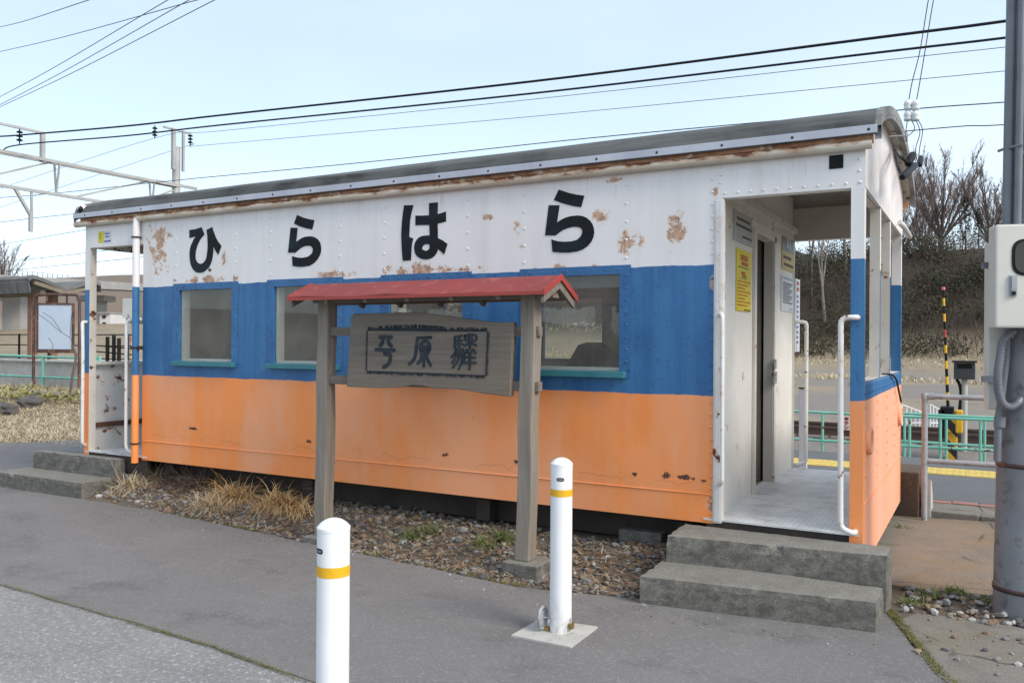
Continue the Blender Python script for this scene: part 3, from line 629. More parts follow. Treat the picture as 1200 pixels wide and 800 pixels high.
# cabin end walls, door, inner fittings
DOOR = (1.07, 1.70, ZD-1, 2.36)
ew = wall('Y', XB-.002, XB-.07, .091, W-.091, ZD, ZT+.1, [DOOR], 'end_wall', [MAT['end_white'], MAT['cream_clean']], cab)
ew2 = wall('Y', XA+.002, XA+.07, .091, W-.091, ZD, ZT+.1, [DOOR], 'end_wall', [MAT['end_white'], MAT['cream_clean']], cab)
MB().bbox(XB-.012, XB+.055, -.012, .05, ZD-.03, ZH, .018).build('corner_trim', MAT['white_rust'], cab)
m = MB(); m.box(XB, XB+.05, .1, W-.1, 2.515, 2.565); m.box(XB, XB+.012, .1, W-.1, 2.455, 2.515)
for k in range(24): m.lathe((XB+.012, .15+k*.1, 2.485), [(.009, 0), (.006, .006), (0, .007)], 7, axis='X')
m.build('ceiling_angle', MAT['cream'], cab)
m = MB(); m.box(XB, XB+.02, 1.70, 1.755, ZD, 2.40); m.box(XB, XB+.02, 1.015, 1.07, ZD, 2.36); m.box(XB, XB+.02, 1.015, 1.755, 2.36, 2.395); m.build('door_frame', MAT['cream'], cab)
MAT['door_shade'] = mottled('door_leaf_shade', (.06, .05, .045), (.04, .035, .03), 3, .7)  # dark brown puts the doorway's shade into the colour of the leaf
dr = MB().box(XB-.13, XB-.09, 1.40, 2.06, ZD+.01, 2.37).build('door', MAT['door_shade'], cab)
MB().bbox(XB-.130, XB-.120, 1.394, 1.408, ZD+.02, 2.36, .002).build('door_edge', MAT['cream'], dr)
MB().tube([(XB-.09, 1.37, 1.63), (XB-.07, 1.34, 1.65), (XB-.07, 1.33, 1.56), (XB-.09, 1.37, 1.54)], .008, 6).build('handle', MAT['pipe_white'], dr)
m = MB(); m.bbox(XB+.02, XB+.05, 1.66, 1.715, 1.19, 1.29, .005); m.bbox(XB+.02, XB+.045, 1.67, 1.71, 1.31, 1.39, .005); m.build('latch', MAT['white_rust'], cab)
fl = MB().box(XA+.07, XB-.07, .09, W-.09, ZD-.05, ZD).build('floor', mottled('cabin_floor', (.26, .23, .20), (.2, .18, .155), 3, .8), cab)
m = MB(); m.box(XA+.3, XB-1.2, W-.52, W-.1, .75, .80); m.box(XA+.3, XB-1.2, W-.16, W-.1, .8, 1.22)
for x in (XA+.4, -5.2, -3.9, XB-1.3): m.box(x, x+.05, W-.5, W-.12, ZD, .75)
m.build('bench', mottled('bench_wood', (.17, .10, .055), (.12, .07, .04), 4, .6), cab)
for x in (-6.3, -5.1, -3.85, -2.57): MB().box(x, x+.04, .0905, .12, ZD, 2.7).build('wall_rib', MAT['cream_clean'], cab)
m = MB(); m.box(XA+.05, XB-.05, .09, W-.09, 2.64, 2.66); m.build('ceiling_panel', MAT['cream_clean'], cab)
# decks
mdk = M_('deck_plate', .5); xx_, yy_, zz_ = mdk.sep()
chk = mdk.n.new('ShaderNodeTexChecker'); chk.inputs['Scale'].default_value = 42; mdk.l.new(mdk.map((1, 1, 1), (0, 0, .3), (0, 0, R(45))), chk.inputs[0])
mdk.color(mdk.mix(mdk.rng(mdk.noise(5, 7, .7), .42, .68), (.74, .74, .74), mdk.mix(mdk.rng(mdk.noise(14, 5), .5, .65), (.54, .53, .51), (.34, .32, .29)))); mdk.color(mdk.mix(mdk.math('MULTIPLY', chk.outputs['Fac'], .22), mdk.b.inputs['Base Color'].links[0].from_socket, (.30, .30, .31))); mdk.bump(chk.outputs['Fac'], .6, .004); MAT['deck'] = mdk.m
for x0, x1 in ((XB-.07, -.02), (XL+.02, XA+.07)):
    dk = MB().box(x0, x1, -.004, W+.004, ZD-.012, ZD).build('deck', MAT['deck'], cab)
    for ya in (.001, W-.051): MB().box(x0+.02, x1, ya, ya+.05, .2, ZD-.013).build('deck_beam', MAT['dark_metal'], dk)
# end panels, posts, gables
def box6(m, x0, x1, y0, y1, z0, z1, mats):
    m.box(x0, x1, y0, y1, z0, z1); 
    for i in range(6): m.m[len(m.m)-6+i] = mats[i]
for e in (0, 1):
    xe = 0. if e == 0 else XL; s = 1 if e == 0 else -1; X = lambda a: xe-s*a     # a = distance inward
    bx = lambda m, a, b, y0, y1, z0, z1, mats: box6(m, min(X(a), X(b)), max(X(a), X(b)), y0, y1, z0, z1, mats)
    om, im = (3, 5) if e == 0 else (5, 3)
    def mm(out, oth, fr=None):
        l = [oth]*6; l[om] = out; 
        if fr is not None: l[2] = fr; l[4] = fr
        return l
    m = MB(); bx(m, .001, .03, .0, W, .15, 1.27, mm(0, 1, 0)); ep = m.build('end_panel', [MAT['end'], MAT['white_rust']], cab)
    m = MB(); bx(m, .004, .10, .07, W-.07, 1.255, 1.285, mm(0, 1)); m.build('end_sill', [MAT['body'], MAT['cream']], ep)
    for yc in (.22, 2.40):
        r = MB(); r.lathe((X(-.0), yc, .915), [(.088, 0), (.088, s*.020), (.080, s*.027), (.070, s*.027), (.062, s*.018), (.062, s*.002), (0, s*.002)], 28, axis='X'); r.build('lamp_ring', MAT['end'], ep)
    m = MB()
    m.lathe((X(.032), 1.15, .94), [(.085, 0), (.085, -s*.015), (.06, -s*.015), (.06, 0), (0, 0)], 20, axis='X'); m.box(min(X(.03), X(.05)), max(X(.03), X(.05)), 1.05, 1.25, .80, .82); m.build('inner_ring', MAT['white_rust'], ep)
    m = MB(); m.bbox(min(X(.03), X(.06)), max(X(.03), X(.06)), .06, W-.06, .60, .65, .008); m.build('inner_rail', mottled('rust_rail', (.14, .06, .03), (.05, .025, .018), 8, .9), ep)
    for y0, y1 in ((0, .072), (W-.072, W)):
        m = MB(); l = [0]*6; l[im] = 1; bx(m, 0, .076, y0-.003, y1+.003, .2, ZH+.002, l); m.build('corner_post', [MAT['body'], MAT['cream']], cab)
    for y0, y1 in ((.892, .95), (1.59, 1.65)):
        m = MB(); bx(m, .002, .068, y0, y1, 1.27, ZH, mm(0, 1)); m.build('end_post', [MAT['body'], MAT['cream']], cab)
    gy_ = [W*i/24 for i in range(25)]; m = MB(); poly = [(.002, ZH+.003), (W-.002, ZH+.003)]+[(min(max(yy, .002), W-.002), zr(yy)-.047) for yy in gy_[::-1]]
    m.prism(poly, lambda a, b: Vector((X(-.003), a, b)), (-s*.025, 0, 0)); gb = m.build('gable', MAT['gable'], cab)
    m = MB(); bx(m, .025, .075, .07, W-.07, ZH+.0, ZH+.05, [0]*6); m.build('end_header', MAT['cream'], gb)
m = MB(); m.box(-.203, -.122, -.006, .002, 2.585, 2.667); m.build('vent', MAT['plastic_black'], cab)
m = MB(); m.tube([(.03, 2.0, 2.5), (.06, 2.05, 2.47), (.07, 2.5, 2.44), (.05, 2.62, 2.46)], .022, 8); m.build('end_grab_bar', MAT['white_rust'], cab)
# handrails
def rail_pipe(pts, r=.017):
    out = [Vector(pts[0])]
    for i in range(1, len(pts)-1):
        p = Vector(pts[i]); a = (Vector(pts[i-1])-p); b = (Vector(pts[i+1])-p); ra = min(.06, a.length*.45, b.length*.45)
        A = p+a.normalized()*ra; B = p+b.normalized()*ra
        out += [A.lerp(p, t).lerp(p.lerp(B, t), t) for t in (0, .25, .5, .75, 1)]
    return MB().tube(out+[Vector(pts[-1])], r, 10)
rail_pipe([(-.035,-.003,1.675),(-.035,-.06,1.675),(-.122,-.06,1.672),(-.118,-.06,.41),(-.05,-.055,.385),(-.04,-.004,.385)]).build('handrail', MAT['pipe_white'], cab)
rail_pipe([(XB+.03,-.010,1.70),(XB+.062,-.055,1.70),(XB+.066,-.055,.62),(XB+.04,-.010,.60)], .014).build('handrail', MAT['pipe_white'], cab)
rail_pipe([(XB+.02,W-.0,1.72),(XB+.10,W+.04,1.72),(XB+.10,W+.04,.42),(XB+.02,W,.40)], .018).build('handrail', MAT['pipe_white'], cab)
rail_pipe([(XA-.02,-.004,1.72),(XA-.18,-.05,1.71),(XA-.175,-.05,.43),(XA-.04,-.03,.395)]).build('handrail', MAT['pipe_white'], cab)
rail_pipe([(XL+.03,-.004,1.695),(XL+.03,-.05,1.695),(XL+.05,-.055,1.4),(XL+.05,-.055,.45),(XL+.03,-.004,.42)]).build('handrail', MAT['pipe_white'], cab)
# underframe
m = MB()
for yy in (.26, .72, 1.9, 2.35): m.box(XL+.1, -.1, yy, yy+.07, .12, .33)
for x in (-6.4, -4.6, -2.8, -1.2): m.box(x, x+.12, .12, W-.12, .14, .30)
m.build('underframe', MAT['dark_metal'], cab)
# loose black cable hanging out of the end window
m = MB(); m.tube(smooth_line([(-.04,1.5,1.29),(.01,1.62,1.285),(.02,1.9,1.24),(.022,2.1,1.15),(.03,2.25,1.04)], 5), .008, 6); m.build('cable', MAT['plastic_black'], cab)
# ================================================================== THINGS AROUND THE CABOOSE
def notice(name, u0, v0, u1, v1, mat, label, cat, x=XB+.006, rows=(), ink=None, extra=None, pad=.0):
    """flat printed sheet on the cabin end wall (plane x); rows = (v-fraction, height, w0, w1) lines of small print"""
    a = pxx(u0, v0, x); b = pxx(u1, v1, x); y0, y1, z1, z0 = a.y, b.y, a.z, b.z
    o = MB().box(x-.006, x, y0, y1, z0, z1).build(name, mat); tag(o, label, cat)
    H_, W_ = z1-z0, y1-y0; rnd = random.Random(int(u0+v0))
    if rows:
        groups = {}
        for r in rows: groups.setdefault(r[4] if len(r) > 4 else 'ink', []).append(r)
        for key, rr in groups.items():
            m = MB()
            for (f, h, w0, w1, *_) in rr:
                yy = y0+W_*w0; zc = z1-H_*f; hh = H_*h
                while yy < y0+W_*w1:
                    cw = hh*rnd.uniform(.55, .95)
                    for k in range(3):
                        q = zc-hh/2+hh*(k+.5)/3; m.box(x, x+.0012, yy, min(yy+cw, y0+W_*w1), q-hh*.11, q+hh*.11)
                    m.box(x, x+.0014, yy+cw*.4, yy+cw*.4+hh*.13, zc-hh/2, zc+hh/2)
                    yy += cw+hh*.18
            tag(m.build('print', MAT[key], o), kind='stuff')
    return o
MAT['ink'] = mottled('black_ink', (.03, .03, .035), (.06, .06, .065), 5, .6)
MAT['ink_red'] = mottled('red_ink', (.45, .05, .02), (.38, .05, .03), 5, .6)
MAT['ink_orange'] = mottled('orange_ink', (.62, .22, .04), (.55, .2, .04), 5, .6)
MAT['ink_blue'] = mottled('blue_ink', (.06, .10, .35), (.08, .13, .4), 5, .6)
MAT['ink_green'] = mottled('green_ink', (.2, .3, .12), (.22, .3, .1), 5, .6)
MAT['poster_yellow'] = mottled('poster_yellow', (.68, .55, .01), (.62, .5, .01), 3, .5)
MAT['poster_tan'] = mottled('poster_tan', (.55, .40, .13), (.5, .37, .12), 3, .5)
MAT['poster_grey'] = mottled('poster_blue_grey', (.17, .25, .31), (.25, .33, .38), 7, .5)
MAT['plate_grey'] = mottled('plate_grey', (.42, .43, .42), (.36, .37, .36), 5, .5)
notice('notice_plate', 860, 244, 881.5, 290, MAT['plate_grey'], 'grey notice plate with black lines at the top of the caboose end wall', 'notice', rows=[(.24, .085, .15, .85), (.46, .085, .12, .95), (.78, .07, .45, .95)])
notice('poster', 863.5, 290, 880, 366, MAT['poster_yellow'], 'tall yellow poster with red writing left of the caboose door', 'poster',
    rows=[(.13, .10, .25, .75, 'ink_red'), (.225, .06, .3, .75, 'ink_red'), (.29, .025, .1, .8, 'ink_green'), (.38, .05, .3, .55, 'ink_red'), (.43, .04, .35, .65, 'ink_red'), (.47, .012, .2, .7, 'ink_green')]+[(.52+.055*k, .024, .05, .95-.4*((k*7) % 3)/2, 'ink_orange') for k in range(8)]+[(.975, .022, .5, .95, 'ink')])
a = notice('poster', 917, 273, 930, 320, MAT['poster_tan'], 'blue and tan poster with black letters right of the caboose door', 'poster', rows=[(.64, .09, .08, .75), (.84, .08, .12, .95)])
pa, pb = pxx(917, 273, XB+.006), pxx(930, 296, XB+.006); MB().box(XB+.006, XB+.0075, pa.y, pb.y, pb.z-.02, pa.z-.001).build('picture', MAT['poster_grey'], a)
m = MB(); c = (pa+pb)/2; m.box(XB+.0075, XB+.009, c.y-.06, c.y+.02, c.z-.05, c.z+.07); m.box(XB+.0075, XB+.009, c.y+.06, c.y+.1, c.z-.06, c.z+.05); m.build('figure', MAT['paper'], a)
notice('notice_sheet', 916, 322, 929.5, 366, MAT['paper'], 'white sheet of small print below the blue and tan poster', 'notice', rows=[(.06, .02, .05, .95, 'ink_blue')]+[(.2+.062*k, .028, .1, .9-.12*(k % 3)) for k in range(10)]+[(.93, .015, .6, .95, 'ink')])
notice('notice_strip', 932, 326, 937, 412, MAT['paper'], 'narrow white strip with red and blue print at the wall edge', 'notice', rows=[(.06, .05, .3, .75, 'ink_red'), (.14, .05, .3, .75, 'ink_red')]+[(.24+.07*k, .03, .3, .7, 'ink_blue') for k in range(10)])
# yellow and blue sticker on the left header
a, b = py(115.3, 271.5, -.002), py(130, 283.5, -.002); xm = a.x+(b.x-a.x)*.45
st = MB().box(a.x, xm, -.003, -.0005, b.z, a.z).build('sticker', MAT['poster_yellow']); tag(st, 'small yellow and white sticker on the header of the far deck', 'sticker')
MB().box(xm, b.x, -.003, -.0005, b.z, a.z).build('white_half', MAT['paper'], st)
m = MB(); h = a.z-b.z; m.box(xm+.005, b.x-.002, -.004, -.003, b.z+.004, b.z+.018)
for k in range(5): m.box(xm+.012+k*.016, xm+.024+k*.016, -.004, -.003, a.z-.035, a.z-.02); m.box(xm+.02+k*.013, xm+.03+k*.013, -.004, -.003, a.z-.066, a.z-.05)
m.build('print', MAT['ink_blue'], st)
m = MB(); 
for k in range(3): m.box(a.x+.018, a.x+.045-.006*k, -.004, -.003, a.z-.03-.025*k, a.z-.022-.025*k); m.box(a.x+.028, a.x+.034, -.004, -.003, a.z-.04-.02*k, a.z-.02-.02*k)
m.build('print', MAT['ink_green'], st)

# ---- wooden station sign
SY = -.58
sg = thing('station_sign', (-2.8, SY, 0), 'weathered wooden station name sign with small red gabled roof on two posts', 'sign')
def post(x, zb, lean=0, w_=.105):
    m = MB(); n = 6
    vs = []; 
    for i in range(n+1):
        t = i/n; z = zb+(1.84-zb)*t; d = .004*math.sin(i*2.1+x)
        for sx, sy in ((-1,-1),(1,-1),(1,1),(-1,1)): vs.append((x+lean*t+d+sx*w_/2*(1-.0*t), SY+d+sy*w_/2, z))
    m.add(vs, [(i*4+k, i*4+(k+1) % 4, (i+1)*4+(k+1) % 4, (i+1)*4+k) for i in range(n) for k in range(4)]+[(3,2,1,0), tuple(n*4+k for k in range(4))])
    return m.build('post', MAT['post'], sg, bevel=.008)
post(-3.72, -.02, .018); post(-1.985, .09, .03)
m = MB(); m.bbox(-2.10, -1.835, SY-.125, SY+.14, -.05, .09, .014); m.box(-2.0, -1.994, SY-.1265, SY-.12, -.04, .088); ft = m.build('footing', MAT['step'], sg)
m = MB(); m.bbox(-3.83, -3.62, SY-.12, SY+.12, -.05, .05, .014); m.build('footing', MAT['step'], sg)
for z in (1.585, 1.225): MB().bbox(-3.70, -1.885, SY-.028, SY+.028, z-.032, z+.032, .004).build('crossbar', MAT['rafter'], sg)
# board: uneven live edges
top = [py(u, v, -.648) for u, v in [(411,371),(414,367.5),(434,367),(459,366.5),(462,365.5),(490,366.5),(520,369.5),(548,373.5),(575,377),(590,377.5),(601,377)]]
bot = [py(u, v, -.648) for u, v in [(597,464.5),(580,462.5),(566,461),(550,458),(535,456),(520,455),(505,454.5),(495,452),(484,451),(472,453.5),(450,454.5),(425,454),(406,453)]]
m = MB(); m.prism([(p.x, p.z) for p in top+bot], lambda a, b: Vector((a, -.648, b)), (0, .055, 0)); bd = m.build('name_board', MAT['board'], sg, bevel=.006)
onb = lambda a, b: Vector((a, -.653, b))
b2 = lambda u, v: (lambda p: (p.x, p.z))(py(u, v, -.648))
# carved border: inner rectangle with chisel-cut hatching outside it
m = MB(); rnd = random.Random(5)
q = [b2(431, 387.5), b2(571, 388.5), b2(569, 439.5), b2(430, 434)]
wob = [0, .004, .010, .014, .016, .014, .010, .006, .003, .0, -.004]
for e, (wd, cnt) in enumerate(((.026, 150), (.021, 56), (.021, 150), (.015, 56))):
    A = Vector(q[e]); B = Vector(q[(e+1) % 4]); nrm = Vector((0, 1)) if e == 0 else Vector((1, 0)) if e == 1 else Vector((0, -1)) if e == 2 else Vector((-1, 0))
    for k in range(cnt):
        t = (k+.5)/cnt; p = A.lerp(B, t); L = wd*rnd.uniform(.75, 1.15)
        if e == 0: L += max(0, .020*math.sin(math.pi*min(1, t*1.35)))
        if rnd.random() < .3: L *= .5
        tang = (B-A).normalized()*((B-A).length/cnt*.40); P = [p-tang, p+tang, p+tang*.5+nrm*L, p-tang*.5+nrm*L]
        V = [onb(*z_) for z_ in P]; m.add(V+[v+Vector((0, .006, 0)) for v in V], [(0,1,2,3),(0,1,5,4),(1,2,6,5),(2,3,7,6),(3,0,4,7)])
m.build('carved_border', MAT['carve'], bd)
def kanji(strokes, ox, oy, sc, wd):
    m = MB(); W2 = wd/sc/FPX*6.5
    for k, s in enumerate(strokes):
        pts = [b2(ox+a/sc, oy+b/sc) for a, b in s]
        if len(pts) > 2: pts = [(v.x, v.y) for v in smooth_line([Vector((*p_, 0)) for p_ in pts], 4)]
        m.stroke(pts, W2, (lambda kk: lambda a, b: Vector((a, -.6525-.0002*kk, b)))(k), (0, .006+.0002*k, 0))
    m.build('carved_character', MAT['carve'], bd)
kanji([[(195,132),(390,132)],[(250,145),(245,220),(205,268)],[(335,145),(345,225),(390,275)],[(135,325),(435,335)],[(285,345),(285,395),(365,402),(367,470),(340,545),(260,602)]], 430, 385, 13.33, 54)
kanji([[(800,145),(1005,138)],[(795,135),(778,250),(762,400),(735,475),(660,555)],[(795,545),(845,480),(857,400),(838,320),(838,250),(870,208),(915,198),(960,218),(984,270),(978,330),(938,400),(945,470),(1000,578)],[(905,150),(905,195)],[(870,278),(945,278)],[(908,280),(898,360),(890,450),(890,590)],[(872,285),(900,370)],[(948,285),(918,370)]], 430, 385, 13.33, 46)
kanji([[(262,140),(392,118)],[(265,130),(258,325)],[(340,140),(330,335)],[(270,203),(388,205)],[(265,265),(405,265)],[(270,333),(405,350)],[(285,335),(262,420),(205,490)],[(330,360),(290,460),(220,588)],[(365,370),(315,540),(230,662)],[(385,380),(380,560),(330,695)],[(402,350),(425,470),(408,588)],
    [(440,120),(440,190),(490,215),(570,215),(620,190),(628,120),(530,98),(440,120)],[(500,120),(500,200)],[(550,120),(550,200)],[(425,290),(480,265),(590,265),(632,290)],[(520,215),(520,345)],[(465,355),(520,432),(580,350),(615,425)],[(445,410),(475,370)],[(455,482),(615,490)],[(445,580),(625,576)],[(520,430),(515,695)]], 515, 385, 14.55, 34)
# little gabled roof: sheet metal over rafters
rx0, rx1 = -3.86, -1.735; zf, zk, yf, yk, yb = 1.835, 1.945, -.835, SY-.01, -.345
nseg = 14; m = MB()
for y0, z0, y1, z1 in ((yf, zf, yk, zk), (yk, zk, yb, zf-.02)):
    vs = []
    for i in range(nseg+1):
        x = rx0+(rx1-rx0)*i/nseg; sag = .006*math.sin(i*1.3)*(1 if y0 == yf else .5)+(-.012 if i > 8 else 0)*(y0 == yf)*.6
        vs += [(x, y0, z0+(sag if y0 == yf else 0)), (x, y1, z1+(sag if y1 == yb else 0)), (x, y0, z0-.007+(sag if y0 == yf else 0)), (x, y1, z1-.007+(sag if y1 == yb else 0))]
    m.add(vs, [(i*4, i*4+4, i*4+5, i*4+1) for i in range(nseg)]+[(i*4+2, i*4+3, i*4+7, i*4+6) for i in range(nseg)]+[(i*4, i*4+2, i*4+6, i*4+4) for i in range(nseg)]+[(i*4+1, i*4+5, i*4+7, i*4+3) for i in range(nseg)]+[(0,1,3,2), (nseg*4, nseg*4+2, nseg*4+3, nseg*4+1)])
sr = m.build('roof', MAT['red'], sg)
m = MB(); m.box(rx0, rx1, yf-.004, yf, zf-.026, zf-.004)
for x in (rx0, rx1):
    for (ya, za, yb2, zb2) in ((yf, zf, yk, zk), (yk, zk, yb, zf-.02)):
        m.obox(((x), (ya+yb2)/2, (za+zb2)/2-.012), Vector((.004, 0, 0)), Vector((0, (yb2-ya)/2, (zb2-za)/2)), Vector((0, 0, .02)))
m.build('red_trim', mottled('red_trim', (.36, .048, .032), (.30, .042, .03), 3, .5), sr)
for x in (rx0+.012, rx1-.03):
    m = MB(); m.prism([(yf+.02, zf-.035), (yk, zk-.012), (yb-.02, zf-.052), (yb-.02, zf-.095), (yk, zk-.085), (yf+.02, zf-.075)], (lambda xx: lambda a, b: Vector((xx, a, b)))(x), (.02, 0, 0)); m.build('barge_board', MAT['rafter'], sr)
for y0, y1, z0, z1 in ((yf+.01, yk, zf-.012, zk-.012), (yk, yb-.01, zk-.012, zf-.03)):
    m = MB(); m.add([(rx0+.015, y0, z0), (rx1-.015, y0, z0), (rx1-.015, y1, z1), (rx0+.015, y1, z1), (rx0+.015, y0, z0-.012), (rx1-.015, y0, z0-.012), (rx1-.015, y1, z1-.012), (rx0+.015, y1, z1-.012)], [(0,1,2,3),(7,6,5,4),(0,4,5,1),(1,5,6,2),(2,6,7,3),(3,7,4,0)]); m.build('roof_board', MAT['rafter'], sr)
for x in [rx0+.34+i*.36 for i in range(5)]:
    m = MB()
    for (ya, za, yb2, zb2) in ((yf+.03, zf-.035, yk, zk-.045), (yk, zk-.045, yb-.03, zf-.055)): m.bar((x, ya, za), (x, yb2, zb2), .03, .035)
    m.build('rafter', MAT['rafter'], sr)
MB().bbox(rx0+.05, rx1-.04, SY-.045, SY+.045, 1.80, 1.86, .004).build('ridge_beam', MAT['rafter'], sg)

# ---- bollards
_b = pz(652, 744, 0)+Vector((0, .05, 0)); PLATE = [(q_.x-_b.x, q_.y-_b.y) for q_ in (pz(599, 745.6), pz(669, 759.5), pz(700.6, 735.5), pz(633, 726))]
def bollard(p, label, ang, plate=True):
    t = thing('bollard', p, label, 'bollard', 'white bollards'); x, y, z = p; r = .057
    MB().lathe((x, y, z), [(r, .004), (r, .25), (r, .6), (r, .876)], 40).build('tube', MAT['bollard'], t)
    cp = MB(); cp.lathe((x, y, z), [(r+.0012, .872), (r+.0012, .883)], 40); cp.lathe((x, y, z), [(r+.0012, .883), (.052, .890), (.044, .898), (.030, .907), (.015, .912), (0, .914)], 40); cp.build('cap', MAT['bollard'], t)
    MB().lathe((x, y, z), [(r+.0012, .716), (r+.0012, .752)], 36).build('band', MAT['yellow'], t)
    m = MB(); L = []
    for k in range(9):                                     # small oval maker's label, wrapped on the tube
        pass
    def lab(w_, h_, rr, name, mat, kind=0):
        m = MB(); pts = []; n = 14
        for k in range(n+1):
            u = (-1+2*k/n); e_ = max(0, abs(u)-(1-h_/w_))/(h_/w_); v = h_/2*math.sqrt(max(0, 1-e_*e_)); th = ang+u*w_/2/r
            for s_ in (-1, 1): pts.append((x+rr*math.sin(th), y-rr*math.cos(th), z+.806+v*s_))
        m.add(pts, [(2*k, 2*k+2, 2*k+3, 2*k+1) for k in range(n)]); return m.build(name, mat, t)
    lab(.042, .018, r+.0008, 'label', MAT['plastic_black'])
    m = MB()
    for k in range(5):
        th = ang+(-.012+k*.006)/r
        for dz in (-.0018, .0018): m.add([(x+(r+.0013)*math.sin(th+e*.0019/r), y-(r+.0013)*math.cos(th+e*.0019/r), z+.806+dz+f*.001) for e, f in ((-1,-1),(1,-1),(1,1),(-1,1))], [(0,1,2,3)])
    m.build('label_print', MAT['paper'], t)
    if plate:
        s = .155; ca, sa = math.cos(R(8)), math.sin(R(8))
        m = MB(); m.prism([(x+dx_, y+dy_) for dx_, dy_ in PLATE], lambda a, b: Vector((a, b, z+.009)), (0, 0, -.02)); m.build('base_plate', MAT['concrete_pale'], t)
        c = Vector((x, y, z+.078))-RT*.094; c.z = z+.078; ring = MB(); e1 = (Vector((RT.x, RT.y, 0))*.5+Vector((FW.x, FW.y, 0))*.86).normalized(); ax = Vector((e1.y, -e1.x, 0))
        ring.tube([c+e1*.046*math.cos(R(a))+Vector((0,0,1))*.056*math.sin(R(a)) for a in range(0, 360, 15)], .008, 8, closed=True)
        ring.obox(c, ax*.002, e1*.03, Vector((0,0,1))*.04); ring.build('ring_handle', MAT['galv'], t)
        m = MB(); m.tube([c, Vector((x, y, c.z))-RT*.04], .005, 6); m.build('pin', MAT['galv'], t)
        lk = MB(); lk.bbox(x+.060, x+.078, y-.03, y+.005, z+.035, z+.065, .003); lb = lk.build('padlock', MAT['brass'], t)
        MB().tube([(x+.069, y-.022, z+.065), (x+.067, y-.02, z+.082), (x+.062, y-.01, z+.086), (x+.058, y-.004, z+.07)], .003, 6).build('shackle', MAT['galv'], lb)
        MB().bbox(x-.075, x-.05, y-.045, y-.02, z+.012, z+.03, .003).build('hinge', MAT['brass'], t)
    return t
b1 = pz(652, 744, 0); bollard(Vector((b1.x, b1.y+.05, 0)), 'white bollard with grey ring handle standing on a square concrete plate', R(19))
q = pd(391, 616, 2.95); bollard(Vector((q.x, q.y, -.02)), 'white bollard nearest the camera, cut off by the bottom edge', R(-18), True)

# ---- concrete steps
def steps(x0, x1, y_b, y_m, y_f, zt, zm, skew, label, mirror=False):
    t = thing('concrete_steps', ((x0+x1)/2, (y_b+y_f)/2, 0), label, 'steps', 'concrete steps of the caboose')
    def blk(px_, ya, yb_, z0, z1, nm):
        m = MB(); bm = bmesh.new(); rnd = random.Random(int(abs(x0)*100+z1*100))
        nX, nY, nZ = 26, 10, 5
        bmesh.ops.create_cube(bm, size=1)
        bmesh.ops.subdivide_edges(bm, edges=[e for e in bm.edges if abs((e.verts[0].co-e.verts[1].co).x) > .5], cuts=nX, use_grid_fill=True)
        bmesh.ops.subdivide_edges(bm, edges=[e for e in bm.edges if abs((e.verts[0].co-e.verts[1].co).y) > .5], cuts=nY, use_grid_fill=True)
        bmesh.ops.subdivide_edges(bm, edges=[e for e in bm.edges if abs((e.verts[0].co-e.verts[1].co).z) > .5], cuts=nZ, use_grid_fill=True)
        for v in bm.verts:
            c = v.co; on = [abs(abs(k)-.5) < 1e-4 for k in c]; x = px_[0]+(px_[1]-px_[0])*(c.x+.5); fy = c.y+.5
            y = ya+(yb_-ya)*fy; y += skew*(c.x)*(1-fy)
            z = z0+(z1-z0)*(c.z+.5)
            if sum(on) >= 2 and c.z > .49:                 # worn, chipped arrises
                k = rnd.uniform(.004, .010) + (rnd.uniform(0, .014) if rnd.random() < .12 else 0); z -= k*.7
                if on[1]: y += k*(1 if c.y < 0 else -1)*.8
                if on[0]: x += k*(1 if c.x < 0 else -1)*.8
            elif sum(on) >= 2 and on[0] and on[1]: x += .01*(1 if c.x < 0 else -1)
            pass
            v.co = (x, y, z)
        bm.verts.index_update(); m.add([v.co.copy() for v in bm.verts], [tuple(v.index for v in f.verts) for f in bm.faces], 0, False); bm.free()
        return m.build(nm, MAT['step'], t)
    blk((x0, x1), y_m, y_b, -.05, zt, 'upper_step'); blk((x0-(.03 if not mirror else .12), x1-.015), y_f, y_m+.02, -.06, zm, 'lower_step')
steps(-1.09, .165, -.02, -.345, -.725, .325, .16, .16, 'two concrete steps up to the near open deck of the caboose')
steps(-8.17, -6.83, -.02+.02, -.125, -.47, .332, .152, .02, 'two mossy concrete steps up to the far deck of the caboose', True)
# concrete support blocks under the body
for i, (u, v, s, lb) in enumerate(((748, 648, .16, 'grey concrete block under the caboose beside the near steps'), (212, 577, .2, 'pale concrete block under the caboose beside the far steps'))):
    p = pz(u, v, .04); MB_ = MB().bbox(p.x-s, p.x+s, p.y+.02, p.y+.30, -.03, .19, .012); tag(MB_.build('support_block', MAT['step']), lb, 'block', 'blocks under the caboose')

# ---- utility pole with boxes and conduits
pb_ = pz(1168, 717, 0); pc = Vector((pb_.x+RT.x*.152, pb_.y+RT.y*.152, 0))
up_ = thing('utility_pole', pc, 'tall grey utility pole at the right edge of the picture', 'utility pole')
m = MB(); pts = [pc+Vector((.045*z/3.5, .02*z/3.5, z)) for z in (-.1, 0, .6, 1.3, 2.2, 3.2, 4.4, 6, 9)]
MAT['pole'] = mottled('pole_concrete', (.235, .24, .25), (.17, .175, .185), 3, .85, (.12, .12, .12), 14, ((60, .3, .004), (6, .3, .01)))
m.tube(pts, [.155, .154, .150, .146, .140, .134, .126, .116, .1], 32); m.build('shaft', MAT['pole'], up_)
for z, mat in ((.14, 'brown_metal'), (.84, 'brown_metal'), (2.58, 'galv')):
    m = MB(); c = pc+Vector((.045*z/3.5, .02*z/3.5, z)); rr = .156-.0065*z; m.lathe(c, [(rr, -.012), (rr+.004, -.012), (rr+.004, .012), (rr, .012)], 32); m.build('band', MAT[mat], up_)
